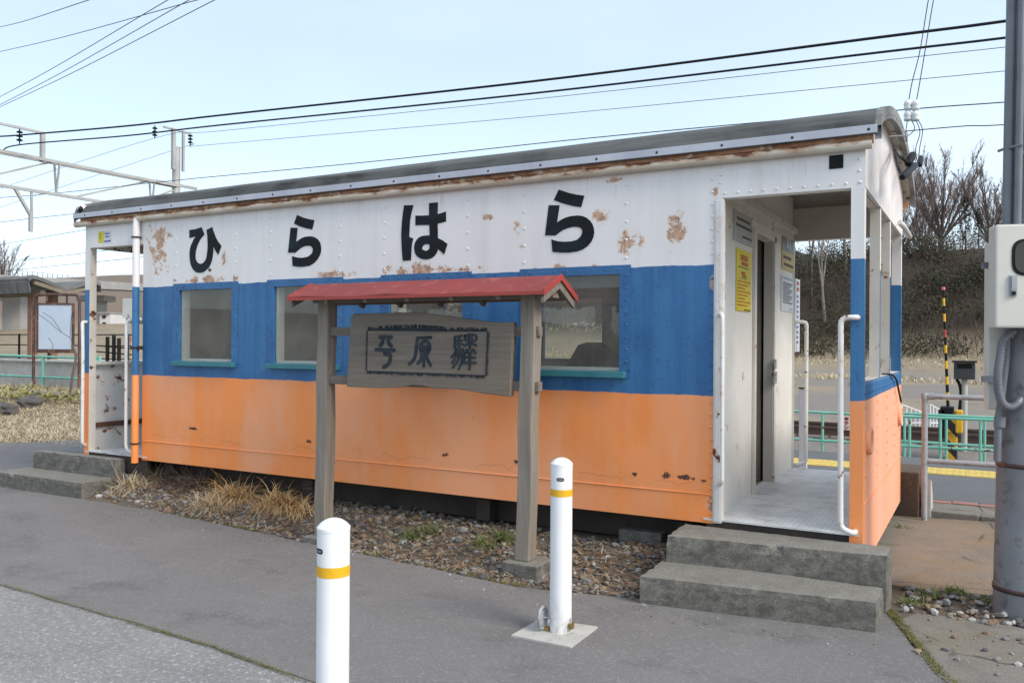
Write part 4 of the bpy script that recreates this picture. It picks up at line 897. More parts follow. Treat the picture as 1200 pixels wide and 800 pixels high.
def on_pole(ang, rr, z): return pc+Vector((.045*z/3.5, .02*z/3.5, z))+(-RT*math.cos(ang)-Vector((FW.x, FW.y, 0))*math.sin(ang))*rr
m = MB(); m.tube([on_pole(.25, .165, z) for z in (1.75, 2.4, 3.2, 4.5, 6.5)], .028, 12); m.tube([on_pole(.62, .168, z) for z in (1.95, 3.2, 6.5)], .02, 10)
for z in (2.62, 3.6): m.tube([on_pole(a, .185, z) for a in (-.1, .1, .3, .5, .75)], .008, 6)
m.build('conduit', MAT['grey_pvc'], up_)
# thick flexible hose loop and lower conduit
m = MB(); L_ = [pd(1188, 388, 4.68), pd(1176, 398, 4.66), pd(1172, 420, 4.64), pd(1169.5, 440, 4.63), pd(1170.5, 460, 4.63), pd(1176, 474, 4.64), pd(1188, 476, 4.66), pd(1199, 462, 4.7), pd(1204, 440, 4.74), pd(1206, 400, 4.76)]
m.tube(smooth_line(L_, 5), .021, 12)
for p_ in smooth_line(L_, 5)[8:32]: pass
ho = m.build('flexible_hose', MAT['grey_pvc'], up_)
m = MB(); Ls = smooth_line(L_, 14)
for i in range(16, 90, 2):
    t = (Ls[i+1]-Ls[i-1]).normalized(); x = t.orthogonal().normalized(); y = t.cross(x); m.tube([Ls[i]+(x*math.cos(R(a))+y*math.sin(R(a)))*.0215 for a in range(0, 360, 36)], .003, 5, closed=True)
m.build('hose_ribs', MAT['grey_pvc'], ho)
m = MB(); m.tube([pd(1181, 380, 4.72), pd(1179, 420, 4.72), pd(1173, 470, 4.72), pd(1170, 490, 4.72), pd(1168.5, 540, 4.73)], .02, 10); m.tube([pd(1172, 488, 4.72), pd(1171, 500, 4.72)], .03, 12); m.tube([pd(1183, 383, 4.70), pd(1182, 396, 4.70)], .027, 12); m.build('lower_conduit', MAT['grey_pvc'], up_)
# boxes
def face_box(u0, v0, u1, v1, dep, thick, wextra, name, label, bev):
    a = pd(u0, v0, dep); b = pd(u0, v1, dep); h = a.z-b.z; ax = Vector((math.cos(R(16)), math.sin(R(16)), 0)); ay = Vector((-ax.y, ax.x, 0))
    w_ = (pd(u1, v0, dep)-a).length+wextra; c = Vector((a.x, a.y, (a.z+b.z)/2))+ax*w_/2+ay*thick/2
    t = thing(name, c-Vector((0, 0, h/2)), label, 'utility box'); bm = MB(); bm.bbox(-w_/2, w_/2, -thick/2, thick/2, -h/2, h/2, bev)
    tr_ = MB(); tr_.f, tr_.m, tr_.sm = bm.f, bm.m, bm.sm; tr_.v = [tuple(c+ax*p[0]+ay*p[1]+Vector((0, 0, p[2]))) for p in bm.v]
    tr_.build('case', MAT['box'], t); return t, c, ax, ay, w_, h
t, c, ax, ay, w_, h = face_box(1158.5, 284, 1181, 480, 4.78, .08, .26, 'mounting_box', 'tall flat ivory box strapped to the utility pole behind the meter box', .008)
for v in (311, 444): MB().obox(pd(1157, v, 4.76)+ax*.01, ax*.036, ay*.02, Vector((0, 0, .017))).build('strap_bracket', MAT['grey_pvc'], t)
t, c, ax, ay, w_, h = face_box(1167, 263, 1200, 384, 4.56, .13, .20, 'meter_box', 'ivory meter box with black rounded window on the utility pole', .012)
fc = c-ay*(.065+.004); o = pd(1183, 302, 4.56); oc = fc+ax*((o-fc).dot(ax)+.11)+Vector((0, 0, o.z-fc.z))
m = MB(); P = []
for k in range(32): a = 2*math.pi*k/32; P.append((math.copysign(abs(math.cos(a))**.55, math.cos(a))*.105, math.copysign(abs(math.sin(a))**.55, math.sin(a))*.10))
m.prism(P, lambda a, b: oc+ax*a+Vector((0, 0, b)), ay*.012); wn = m.build('window', MAT['plastic_black'], t)
m = MB(); m.prism([(a*.86, b*.86) for a, b in P], lambda a, b: oc-ay*.002+ax*a+Vector((0, 0, b)), ay*.002); m.build('window_glass', mottled('dark_glass', (.03, .028, .022), (.05, .045, .04), 3, .08), wn)
o = pd(1185.5, 335, 4.56); lc = fc+ax*((o-fc).dot(ax))+Vector((0, 0, o.z-fc.z)); m = MB(); m.obox(lc, ax*.018, ay*.006, Vector((0, 0, .056))); m.obox(lc-ay*.008+Vector((0, 0, .01)), ax*.011, ay*.007, Vector((0, 0, .04))); m.build('latch', MAT['galv'], t)
MB().obox(lc-ay*.012-Vector((0, 0, .042)), ax*.009, ay*.004, Vector((0, 0, .009))).build('keyhole', MAT['plastic_black'], t)

# ---- grey pipe barrier beside the pole
rb = pz(1083, 607, .03); rl = thing('pipe_barrier', rb, 'grey steel pipe barrier between caboose and utility pole', 'barrier')
x0, yb0 = rb.x, rb.y; MB().tube([(x0, yb0, -.02), (x0, yb0, 1.085)], .024, 12).build('post', MAT['galv'], rl)
for z in (1.075, .525): MB().tube([(x0, yb0-.002, z), (x0+1.5, yb0+.05, z-.005)], .022, 12).build('rail', MAT['galv'], rl)
MB().tube([(x0+1.5, yb0+.05, 0), (x0+1.5, yb0+.05, 1.085)], .024, 12).build('post', MAT['galv'], rl)
m = MB(); m.lathe((x0, yb0, 1.05), [(.03, 0), (.03, .05), (0, .055)], 14); m.lathe((x0+.045, yb0, 1.075), [(.029, -.03), (.029, .03)], 12, axis='X'); m.lathe((x0, yb0, .5), [(.029, 0), (.029, .05)], 14); m.build('elbow', MAT['galv'], rl)
for x in (-.03, 0): pass
# stained block with a broken pale slab behind
p = pz(1052, 607, 0); MAT['stained'] = speckled('stained_concrete', (.13, .085, .06), (.09, .065, .05), 60, (.2, .17, .13), 3, .95, (.05, .04, .035))
m = MB(); m.bbox(-.14, .14, 2.70, 3.25, -.05, .40, .012); tag(m.build('concrete_block', MAT['stained'], bevel=0), 'rust-stained concrete block behind the caboose corner', 'block')
m = MB(); m.prism([(2.72, 0), (3.15, 0), (3.12, .12), (2.9, .30), (2.74, .34)], lambda a, b: Vector((.17+.03, a+.02, b)), (.03, 0, 0)); tag(m.build('stone_slab', MAT['concrete_pale']), 'broken pale slab leaning by the pipe barrier', 'slab')
# white marker post behind the deck
p = py(941, 525, 4.6); m = MB(); zt = py(941, 455, 4.6).z; m.bbox(p.x-.045, p.x+.045, 4.58, 4.62, .0, zt, .006); mp_ = m.build('marker_post', MAT['paper']); tag(mp_, 'white marker post on the path behind the near deck', 'marker post')
MB().box(p.x-.05, p.x+.05, 4.575, 4.625, zt, zt+.012).build('cap', MAT['plastic_black'], mp_)

# ---- green fences by the track
def fence(name, x0, x1, y, zb, zt, posts, rails, label, rr=.021, slope=0.):
    t = thing(name, ((x0+x1)/2, y, zb), label, 'fence', 'green railings by the tracks')
    for z in rails: MB().tube([(x0, y, z), ((x0+x1)/2, y, z-.006), (x1, y, z)], rr, 8).build('rail', MAT['green'], t)
    for x in posts: MB().tube([(x, y, zb), (x, y, zt)], rr*.95, 8).build('post', MAT['green'], t)
    return t
YF = 8.6
f = lambda u, v, y=YF: py(u, v, y)
fence('green_railing', f(915, 500).x, f(1230, 500).x, YF, -.62, f(1100, 489).z, [f(u, 500).x for u in (918, 964, 1040, 1066, 1102, 1149, 1190)], [f(1100, 489).z, f(1100, 524).z], 'green railing in front of the railway track')
fence('green_railing', f(1055, 500, 9.7).x, f(1235, 500, 9.7).x, 9.7, -.62, f(1100, 486, 9.7).z, [f(u, 500, 9.7).x for u in (1060, 1109, 1154, 1200)], [f(1100, 486, 9.7).z, f(1100, 519, 9.7).z], 'second green railing right behind the first one')
# white danger tag hung on the fence
a, b = f(987, 487, YF-.04), f(996, 504, YF-.04); cx = a.x; m = MB(); x1 = f(999, 487, YF-.04).x
dg = MB().box(cx, x1, YF-.045, YF-.035, b.z, a.z).build('danger_tag', MAT['paper']); tag(dg, 'white tag with red katakana hung on the green railing', 'sign')
m = MB(); wch = (f(994, 490, YF-.04).x-cx)*.75; hh = (a.z-b.z)/3.3; x_ = cx+.03
KI = [[(.1,.7),(.9,.8)],[(.1,.4),(.95,.5)],[(.42,1),(.6,0)]]; KE = [[(.35,1),(.12,.55)],[(.3,.78),(.95,.78)],[(.68,.78),(.6,.35),(.35,0)]]; NN = [[(.1,.9),(.38,.7)],[(.1,.08),(.5,.2),(.95,.75)]]
for k, G in enumerate((KI, KE, NN)):
    z_ = a.z-.02-hh*(k+1)+.012
    for s_ in G: m.stroke([(x_+p_[0]*wch, z_+p_[1]*hh*.82) for p_ in s_], .017, lambda a_, b_: Vector((a_, YF-.048, b_)), (0, .003, 0))
m.build('print', MAT['ink_red'], dg)
# white lattice gates at the crossing
MAT['white_pipe'] = mottled('white_pipe', (.7, .7, .72), (.6, .6, .62), 3, .4)
for (u0, u1, y, lb) in ((1057, 1078, 14.8, 'white lattice guard fence behind the track next to the caboose end'), (1090, 1105, 14.8, 'white lattice guard fence behind the track next to the barrier')):
    a, b = py(u0, 474, y), py(u1, 507, y); t = thing('lattice_fence', (a.x, y, b.z), lb, 'fence')
    for k in range(6): x = a.x+(b.x-a.x)*k/5; MB().tube([(x, y+k*.25, b.z-.3), (x, y+k*.25, a.z-.05*k)], .02, 6).build('upright', MAT['white_pipe'], t)
    for k in range(4): MB().tube([(a.x, y, b.z+(a.z-b.z)*k/3), (b.x, y+1.25, b.z+(a.z-.25-b.z)*k/3)], .018, 6).build('rail', MAT['white_pipe'], t)

# ---- level-crossing barrier and warning box
MAT['hazard'] = (lambda m: (m.color(m.mix(m.math('GREATER_THAN', m.math('FRACT', m.math('MULTIPLY', m.math('ADD', m.sep()[2], m.math('MULTIPLY', m.sep()[0], 1.15)), 2.6)), .5), (.62, .34, .02), (.012, .013, .016))), m.m)[-1])(M_('hazard_stripes', .5))
YC = 10.9; c = lambda u, v: py(u, v, YC)
base = c(1114, 537); bt = thing('crossing_barrier', (base.x, YC, -.52), 'level crossing barrier machine with raised yellow and black arm', 'barrier')
x0, x1 = c(1101, 500).x, c(1127, 500).x; zt, zm, zb = c(1110, 482).z, c(1110, 506).z, -.55
MB().bbox(c(1108, 500).x, c(1122, 500).x, YC-.12, YC+.12, zb, zm+.02, .02).build('pedestal', MAT['hazard'], bt)
MB().bbox(x0, x1, YC-.16, YC+.16, zm, zt, .03).build('machine', MAT['hazard'], bt)
m = MB(); m.bbox(c(1102, 500).x, c(1118, 500).x, YC-.2, YC+.14, zt-.03, c(1110, 478).z+.03, .02); m.bbox(x0-.01, c(1108, 500).x, YC-.2, YC-.1, zm-.08, zt+.04, .01); m.build('arm_holder', MAT['plastic_black'], bt)
MB().bbox(c(1120, 490).x, c(1128.5, 490).x, YC-.18, YC+.1, c(1120, 506).z, c(1120, 480).z, .02).build('counterweight', MAT['yellow'], bt)
p0, p1 = c(1111, 478), c(1105.5, 340); n = 15; reds = (10,)
arm = None
for k in range(n):
    a, b = p0.lerp(p1, k/n), p0.lerp(p1, (k+1)/n); mt = MAT['ink_red'] if k == 9 else MAT['yellow'] if k % 2 else MAT['plastic_black']
    o = MB().tube([a, b], .026-.0006*k, 8).build('arm_band' if arm else 'arm', mt, arm or bt); arm = arm or o
MB().lathe(p1, [(.03, 0), (.03, .05), (0, .06)], 8).build('arm_tip', mottled('tip_red', (.5, .12, .1), (.45, .1, .1), 5, .5), arm)
YW = 11.4; c2 = lambda u, v: py(u, v, YW); b0 = c2(1130, 512); wt = thing('warning_box', (b0.x, YW, -.52), 'dark grey warning display box on a pole beside the crossing barrier', 'signal')
MB().tube([(b0.x, YW, -.55), (b0.x, YW, c2(1130, 443).z)], .05, 10).build('pole', MAT['concrete_pale'], wt)
bx_ = MB().bbox(c2(1118, 430).x, c2(1143, 430).x, YW-.16, YW+.1, c2(1130, 444).z, c2(1130, 425).z, .015).build('case', MAT['grey_pvc'] if 0 else mottled('box_dark', (.03, .035, .04), (.045, .05, .055), 4, .5), wt)
MB().box(c2(1122, 430).x, c2(1139, 430).x, YW-.164, YW-.155, c2(1130, 431.5).z, c2(1130, 426.5).z).build('display', MAT['plastic_black'], bx_)
MB().bbox(c2(1116, 424).x, c2(1145, 424).x, YW-.22, YW+.12, c2(1130, 424.5).z, c2(1130, 422.5).z, .006).build('hood', MAT['plastic_black'], bx_)
MB().tube(smooth_line([c2(1121, 444), c2(1125, 452), c2(1126, 465), c2(1124, 482)], 4), .03, 6).build('cable', MAT['plastic_black'], wt)
# ================================================================== FAR LEFT: PLATFORM, SHELTER, NOTICE BOARD, VIADUCT
m = MB(); m.box(-70, -14.5, 7.75, 11.0, -.6, .93); m.box(-70, -14.48, 7.70, 7.9, .93, .97)
PF = m.build('platform', MAT['concrete_pale'], origin=(-40, 9, -.6)); tag(PF, 'raised concrete platform beyond the notice board', kind='structure')
ND = 20.; n1, n2 = pd(39.5, 402, ND), pd(93, 402, ND); ax = Vector((n2.x-n1.x, n2.y-n1.y, 0)); wN = ax.length; ax.normalize(); ay = Vector((-ax.y, ax.x, 0))
zt, zb = pd(60, 345, ND).z, pd(60, 468, ND).z
nb = thing('notice_board', ((n1.x+n2.x)/2, (n1.y+n2.y)/2, zb), 'rusty brown notice board with blank pale blue panel near the platform', 'notice board')
g0 = Vector((n1.x, n1.y, 0)); P = lambda s, z, d=0.: g0+ax*s+ay*d+Vector((0, 0, z))
pipe = [P(0, zb-.1), P(0, zt-.12), P(.04, zt-.03), P(.12, zt), P(wN-.12, zt), P(wN-.04, zt-.03), P(wN, zt-.12), P(wN, zb-.1)]
MB().tube(pipe, .034, 10).build('frame_pipe', MAT['brown_metal'], nb)
pt, pbm = pd(60, 357, ND).z, pd(60, 409, ND).z; s0 = wN*.07; s1 = wN*.88
m = MB()
for (a, b, za, zb_) in ((s0, s1, pt, pt+.04), (s0, s1, pbm-.09, pbm), (s0, s0+.04, pbm, pt), (s1-.04, s1, pbm, pt)): m.obox(P((a+b)/2, (za+zb_)/2), ax*(b-a)/2, ay*.03, Vector((0, 0, (zb_-za)/2)))
for s in (.28, .72): m.obox(P(wN*s, (zt+pt)/2), ax*.02, ay*.012, Vector((0, 0, (zt-pt)/2)))
m.build('panel_frame', MAT['brown_metal'], nb)
MB().obox(P((s0+s1)/2, (pt+pbm)/2, .0), ax*(s1-s0-.08)/2, ay*.012, Vector((0, 0, (pt-pbm)/2))).build('panel', mottled('pale_blue_panel', (.42, .50, .60), (.37, .45, .55), 2, .35), nb)
# green railing in front of the platform
YG = 7.45; g = lambda u, v: py(u, v, YG)
t = thing('green_railing', (-20, YG, .2), 'long green railing along the foot of the platform behind the notice board', 'fence', 'green railings by the tracks')
for v in (417, 441):
    z0, z1 = g(0, v-1.5).z, g(92, v+2.5).z; xa, xb = g(-60, 0).x, g(117, 0).x
    MB().tube([(xa, YG, z0), (xb, YG, z1)], .03, 8).build('rail', MAT['green'], t)
for u in (-40, 50.5, 117): MB().tube([(g(u, 400).x, YG, -.0), (g(u, 400).x, YG, g(u, 417).z)], .04, 8).build('post', MAT['green'], t)
# black bar fence on the platform
YK = 9.6; k_ = lambda u, v: py(u, v, YK)
t = thing('black_fence', (-22, YK, .93), 'thin black bar fence on the platform behind the notice board', 'fence')
for v in (392, 404, 418): MB().tube([(k_(-50, 400).x, YK, k_(20, v).z), (k_(160, 400).x, YK, k_(20, v).z)], .018, 6).build('rail', MAT['plastic_black'], t)
for u in (-20, 22.5, 57, 104, 150): MB().tube([(k_(u, 400).x, YK, .9), (k_(u, 400).x, YK, k_(u, 391).z)], .035, 6).build('post', MAT['plastic_black'], t)
t = thing('black_gate', (k_(135, 400).x, YK-.6, .93), 'heavier black gate posts with bars seen through the far deck', 'gate')
YQ = 9.0; k2 = lambda u, v: py(u, v, YQ)
for u, v0 in ((126, 394.5), (133.5, 393), (139.5, 396)): MB().tube([(k2(u, 400).x, YQ, .5), (k2(u, 400).x, YQ, k2(u, v0).z)], .05, 8).build('post', MAT['plastic_black'], t)
for v in (404, 411): MB().tube([(k2(105, 400).x, YQ, k2(105, v).z), (k2(160, 400).x, YQ, k2(160, v+5).z)], .02, 6).build('bar', MAT['plastic_black'], t)
# platform shelter with folded canopy
XS = -23.0; e_ = lambda u, v: pxx(u, v, XS)
prof = [e_(36, 339), e_(33, 326), e_(38, 322.5), e_(44, 323.5), e_(60, 330), e_(76, 337), e_(90, 334), (e_(104, 329.5)), e_(112, 328.5), e_(118, 331), e_(119, 338)]
sh_ = thing('platform_shelter', (XS-6, 10, .93), 'platform shelter with folded weathered metal canopy roof', 'shelter')
MAT['canopy'] = (lambda m: (m.color(m.mix(m.rng(m.noise(1, 6, .65, m.map((4, 1, 1))), .35, .65), (.17, .17, .165), (.09, .09, .09))), m.bump(m.noise(1, 2, .5, m.map((9, .2, .2))), .8, .05), m.m)[-1])(M_('canopy_sheet', .8))
m = MB(); n = len(prof)
m.add([(XS+dx, p.y, p.z+dz) for dx, dz in ((0, 0), (-13, 0), (0, -.10), (-13, -.10)) for p in prof], [(i, i+1, n+i+1, n+i) for i in range(n-1)]+[(2*n+i, 3*n+i, 3*n+i+1, 2*n+i+1) for i in range(n-1)]+[(i, 2*n+i, 2*n+i+1, i+1) for i in range(n-1)]+[(0, n, 3*n, 2*n), (n-1, 3*n-1, 4*n-1, 2*n-1)], 0, False)
rf = m.build('roof', MAT['canopy'], sh_)
MAT['shel_wood'] = mottled('shelter_beam', (.22, .18, .13), (.15, .12, .09), 3, .8)
m = MB(); m.bar(e_(40, 331), e_(76, 343), .1, .1); m.bar(e_(76, 343), e_(112, 337), .1, .1); m.build('gable_beam', MAT['shel_wood'], rf)
m = MB(); y1, y2 = e_(38, 330).y+.1, e_(104, 330).y
for yy in (y1+.2, (y1+y2)/2): m.box(XS-13, XS-.1, yy, yy+.15, e_(40, 344).z, e_(40, 339).z)
m.build('eave_beam', MAT['shel_wood'], rf)
MAT['shel_post'] = mottled('shelter_post', (.23, .12, .075), (.16, .09, .06), 3, .7)
for x in (XS-.8, XS-4.9, XS-9): 
    for yy in (y1+.3, (y1+y2)/2+.1): MB().box(x-.1, x+.1, yy, yy+.2, .93, e_(40, 340).z).build('post', MAT['shel_post'], sh_)
# far road viaduct on wall piers
VD = 74.; v_ = lambda u, v, d=VD: pd(u, v, d)
vt = thing('viaduct', v_(60, 395), 'grey concrete road viaduct on wide piers in the distance', 'viaduct')
MAT['via'] = mottled('viaduct_concrete', (.36, .355, .34), (.29, .285, .28), .4, .9)
A, B = v_(-60, 347, 74), v_(175, 345, 118); dd = (B-A); dn = Vector((-dd.y, dd.x, 0)).normalized()
A2 = Vector((A.x, A.y, 7.3)); B2 = Vector((B.x, B.y, 7.9))
m = MB(); m.bar(A2-dd*.6, B2+dd*1.2, 5.5, .9); m.build('deck', MAT['via'], vt)
for (u0, u1, d) in ((12, 33, 86), (106, 119, 106), (-40, -22, 76)):
    a, b = v_(u0, 395, d), v_(u1, 395, d); c = (a+b)/2; ww = (b-a).length; m = MB(); m.obox((c.x, c.y, 3.2), RT*(ww/2), Vector((FW.x, FW.y, 0))*1.4, Vector((0, 0, 3.3))); m.obox((c.x, c.y, 6.7), RT*(ww/2+1.0), Vector((FW.x, FW.y, 0))*1.6, Vector((0, 0, .35))); m.build('pier', MAT['via'], vt)
rl_ = None; Rb = [(9, 316, 335), (85, 323, 340)]
for k in range(14):
    t_ = k/13; u = 9+76*t_; d = 83+17*t_; a = v_(u, 338, d); b = v_(u, 315.5+8*t_, d); MB().tube([a, b], .045, 5).build('parapet_post', MAT['galv'], vt)
for dv in (0, 4, 8): MB().tube([v_(9, 315.5+dv, 83), v_(85, 323.5+dv*.8, 100)], .03, 5).build('parapet_rail', MAT['galv'], vt)
# white house under the viaduct
hc = v_(123, 375, 98); ht = thing('white_house', (hc.x, hc.y, hc.z-1.2), 'small white house with dark windows far behind the viaduct pier', 'house')
MAT['hw'] = mottled('house_white', (.6, .6, .59), (.55, .55, .54), 1, .7); fl_ = Vector((FW.x, FW.y, 0))
MB().obox(hc+fl_*2, RT*.6, fl_*2, Vector((0, 0, .8))).build('wall', MAT['hw'], ht)
for u, v in ((122, 371), (122, 379)):
    p = v_(u, v, 97.9); MB().obox(p, RT*.19, fl_*.03, Vector((0, 0, .14))).build('window', MAT['plastic_black'], ht)
MB().obox(hc+fl_*2+Vector((0, 0, .85)), RT*.7, fl_*2.3, Vector((0, 0, .07))).build('roof', MAT['via'], ht)
# orange vending-style cabinet and yellow post seen through the far deck
p = pd(153.5, 398, 24); tg = MB().bbox(p.x-.16, p.x+.16, p.y-.1, p.y+.1, p.z-.17, p.z+.17, .01); b_ = tg.build('sign_board', mottled('rust_red_sign', (.40, .12, .07), (.55, .45, .38), 9, .6)); tag(b_, 'small reddish sign board seen through the far deck', 'sign')
MB().tube([(p.x, p.y+.02, .2), (p.x, p.y+.02, p.z-.17)], .03, 6).build('pole', MAT['yellow'], b_)
# curved traffic mirror plate by the far deck
p = pd(151, 361, 26); mr = MB().obox(p, RT*.18, fl_*.03, Vector((0, 0, .30))).build('grey_panel', MAT['plate_grey']); tag(mr, 'grey panel standing behind the far deck', 'panel')
MB().obox(p-Vector((0, 0, 1.2)), RT*.03, fl_*.03, Vector((0, 0, 1.0))).build('pole', MAT['galv'], mr)
# low log rail, rock
t = thing('log_rail', pd(60, 466, 18.6), 'low rail of rough grey logs in front of the notice board', 'rail')
L0 = lambda u, v: pd(u, v, 18.6)
MAT['log'] = wood('log_wood', (.26, .22, .18), (.15, .125, .10), (.2, .16, .12), 'X')
MB().tube(smooth_line([L0(36, 459), L0(50, 461), L0(70, 462), L0(84, 461.5), L0(96, 456)], 4), [.06]*17 if 0 else .06, 8).build('log', MAT['log'], t)
for u in (37, 72, 89): MB().tube([L0(u, 480), L0(u, 460)], .05, 7).build('stake', MAT['log'], t)
def rock(c, r, seed):
    bm = bmesh.new(); bmesh.ops.create_icosphere(bm, subdivisions=3, radius=1); rnd = random.Random(seed); ph = [rnd.uniform(0, 6) for _ in range(6)]
    for v in bm.verts:
        q = v.co; k = 1+.18*math.sin(3*q.x+ph[0])+.14*math.sin(4*q.y+ph[1])+.12*math.sin(6*q.z+ph[2])+.06*math.sin(9*q.x+7*q.z+ph[3]); v.co = Vector((q.x*k*r[0], q.y*k*r[1], q.z*k*r[2]))+Vector(c)
    bm.verts.index_update(); m = MB(); m.add([v.co.copy() for v in bm.verts], [tuple(v.index for v in f.verts) for f in bm.faces]); bm.free(); return m
MAT['rock'] = mottled('dark_rock', (.09, .085, .08), (.055, .05, .047), 4, .95, (.15, .14, .13), 9)
for (u, v, d, r, lb) in ((36, 473, 17.5, (.24, .2, .17), 'dark rock at the foot of the notice board'), (10, 480, 16.6, (.22, .2, .13), 'low dark rock among dry grass at the left edge')):
    p = pd(u, v, d); tag(rock((p.x, p.y, p.z), r, u).build('rock', MAT['rock']), lb, 'rock', 'rocks by the notice board')

# ================================================================== OVERHEAD LINE
XG = -24.7; gg = lambda u, v: pxx(u, v, XG)
gt = thing('overhead_gantry', (XG, 15.0, -.5), 'steel railway gantry with lattice beam and mast behind the caboose roof', 'gantry')
MAT['steel'] = mottled('gantry_steel', (.42, .42, .41), (.33, .33, .32), 1.5, .5, metal=.2)
m = MB(); m.tube([(XG, 15.0, -.5), (XG, 15.0, gg(205, 172).z)], .14, 12); m.build('mast', MAT['steel'], gt)
z1 = 7.05; y0 = 2.0
m = MB(); m.bar((XG-.12, y0, z1-.02), (XG-.12, 15.1, z1), .07, .09); m.bar((XG+.12, y0, z1-.02), (XG+.12, 15.1, z1), .07, .09); m.build('upper_chord', MAT['steel'], gt)
z2 = 6.05; m = MB(); m.bar((XG, y0, z2), (XG, 13.2, z2), .09, .09); m.build('lower_chord', MAT['steel'], gt)
for ya, za, yb_, zb_ in ((10.4, z1, 8.0, z2), (8.0, z2, 5.6, z1), (13.9, z1, 11.1, z2), (5.6, z1, 3.2, z2), (15.0, z1-.1, 13.2, z2)): MB().bar((XG, ya, za), (XG, yb_, zb_), .06, .06).build('brace', MAT['steel'], gt)
for yy in (10.55, 14.0, 6.6):
    for dx in (-.14, .14): MB().bar((XG+dx, yy, z1), (XG, yy-.02, z2), .05, .05).build('strut', MAT['steel'], gt)
# upright hanger on the beam, near crossarm
m = MB(); m.bar((XG, 10.08, z1), (XG, 10.08, gg(51, 156).z), .12, .12); m.bar((XG, 10.1, gg(51, 156).z), (XG, 4, gg(51, 156).z-.03), .07, .07); m.build('bracket', MAT['steel'], gt)
m = MB(); a = gg(197, 150).z
m.bar((XG+.12, 14.78, 7.6), (XG+.12, 14.78, a), .12, .12); m.bar((XG+.12, 15.2, 7.6), (XG+.12, 15.2, a), .08, .08); m.bar((XG, 14.45, a), (XG, 15.62, a), .06, .06); m.build('mast_bracket', MAT['steel'], gt); MB().bar((XG, 14.2, z1+.05), (XG, 15.9, z1+.05), .09, .09).build('cross_arm', MAT['steel'], gt)
def insul(p, n=3, r=.09, mat='plastic_black', step=.12):
    m = MB(); 
    for k in range(n): m.lathe(p-Vector((0, 0, .1+k*step)), [(.02, .05), (r, .0), (r, -.02), (.02, -.03), (.02, -.07)], 10)
    m.tube([p, p-Vector((0, 0, .1+n*step))], .018, 6); return m
for p in (gg(181.5, 147), gg(223, 156), gg(23, 151)): insul(p).build('insulator', MAT['plastic_black'], gt)
# Y-shaped drop arm under the beam
m = MB(); y_ = gg(24, 230).y; m.bar((XG, gg(17, 222).y, z2), (XG, y_+.3, gg(24, 250).z), .08, .08); m.bar((XG, gg(37, 224).y, z2), (XG, y_+.35, gg(24, 250).z), .06, .06); m.bar((XG, y_+.32, gg(24, 250).z+.1), (XG, y_+.32, gg(24, 270).z), .1, .1); m.build('drop_arm', MAT['steel'], gt)
# smaller gantries further along the line, seen through the far deck
def wire(pts, r, label, mat='wire', name='overhead_wire', group='overhead wires'):
    return tag(MB().tube(smooth_line(pts, 8), r, 6).build(name, MAT[mat]), label, 'wire', group)
U = lambda u, v, y: py(u, v, y)
wire([U(-30, 162.6, 9.35), U(0, 160, 9.35), U(22, 158.5, 9.35), U(150, 147.6, 9.35), U(260, 135, 9.35), U(620, 96, 9.35), U(1030, 44, 9.35), U(1182, 24.4, 9.35), U(1500, -22, 9.35)], .024, 'upper thick black cable running the width of the sky')
wire([U(-30, 188, 9.35), U(0, 178, 9.35), U(23, 169.8, 9.35), U(150, 159, 9.35), U(260, 146.5, 9.35), U(620, 110, 9.35), U(1030, 61.7, 9.35), U(1182, 44, 9.35), U(1500, 4, 9.35)], .02, 'lower thick black cable running the width of the sky')
wire([U(0, 221, 14.6), U(181, 162, 14.6), U(260, 153.4, 14.6), U(620, 117, 14.6), U(1030, 71.5, 14.6), U(1182, 55, 14.6), U(1500, 20, 14.6)], .008, 'thin grey wire just below the thick black cables', 'wire_thin')
wire([U(0, 243, 15.6), U(205, 175.5, 15.6), U(223, 172, 15.6), U(260, 168.5, 15.6), U(620, 137, 15.6), U(1030, 97.5, 15.6), U(1182, 83, 15.6), U(1500, 52, 15.6)], .008, 'second thin grey wire, tied to the outer mast insulator', 'wire_thin')
wire([U(-20, 233, 12.8), U(60, 227, 12.8), U(210, 211, 12.8), U(430, 190, 12.8), U(690, 162, 12.8), U(1045, 130, 12.8), U(1182, 119.6, 12.8), U(1500, 96, 12.8)], .011, 'dark messenger wire skimming the caboose roof line')
wire([U(-20, 263, 12.8), U(92, 250, 12.8), U(600, 200, 12.8), U(1060, 154, 12.8), U(1182, 146, 12.8), U(1500, 126, 12.8)], .010, 'contact wire over the track, lowest at the right')
wire([pd(-20, 290, 60), pd(95, 270, 45), pd(300, 230, 30)], .014, 'faint wire ending at the far deck left of the roof', 'wire_thin')
for i, (v0, v1) in enumerate(((306, 296), (317, 309))): wire([pd(-20, v0+3, 70), pd(60, v0-5, 60), pd(160, v1-7, 48), pd(300, v1-25, 35)], .018, ('upper' if i == 0 else 'lower')+' faint wire above the platform shelter seen through the far deck', 'wire_thin')
m = MB(); tag(m.tube([pd(49, 301, 61), pd(49, 313, 61)], .015, 5).build('dropper_wire', MAT['wire_thin']), 'short dropper between the two faint wires', 'wire', 'overhead wires')
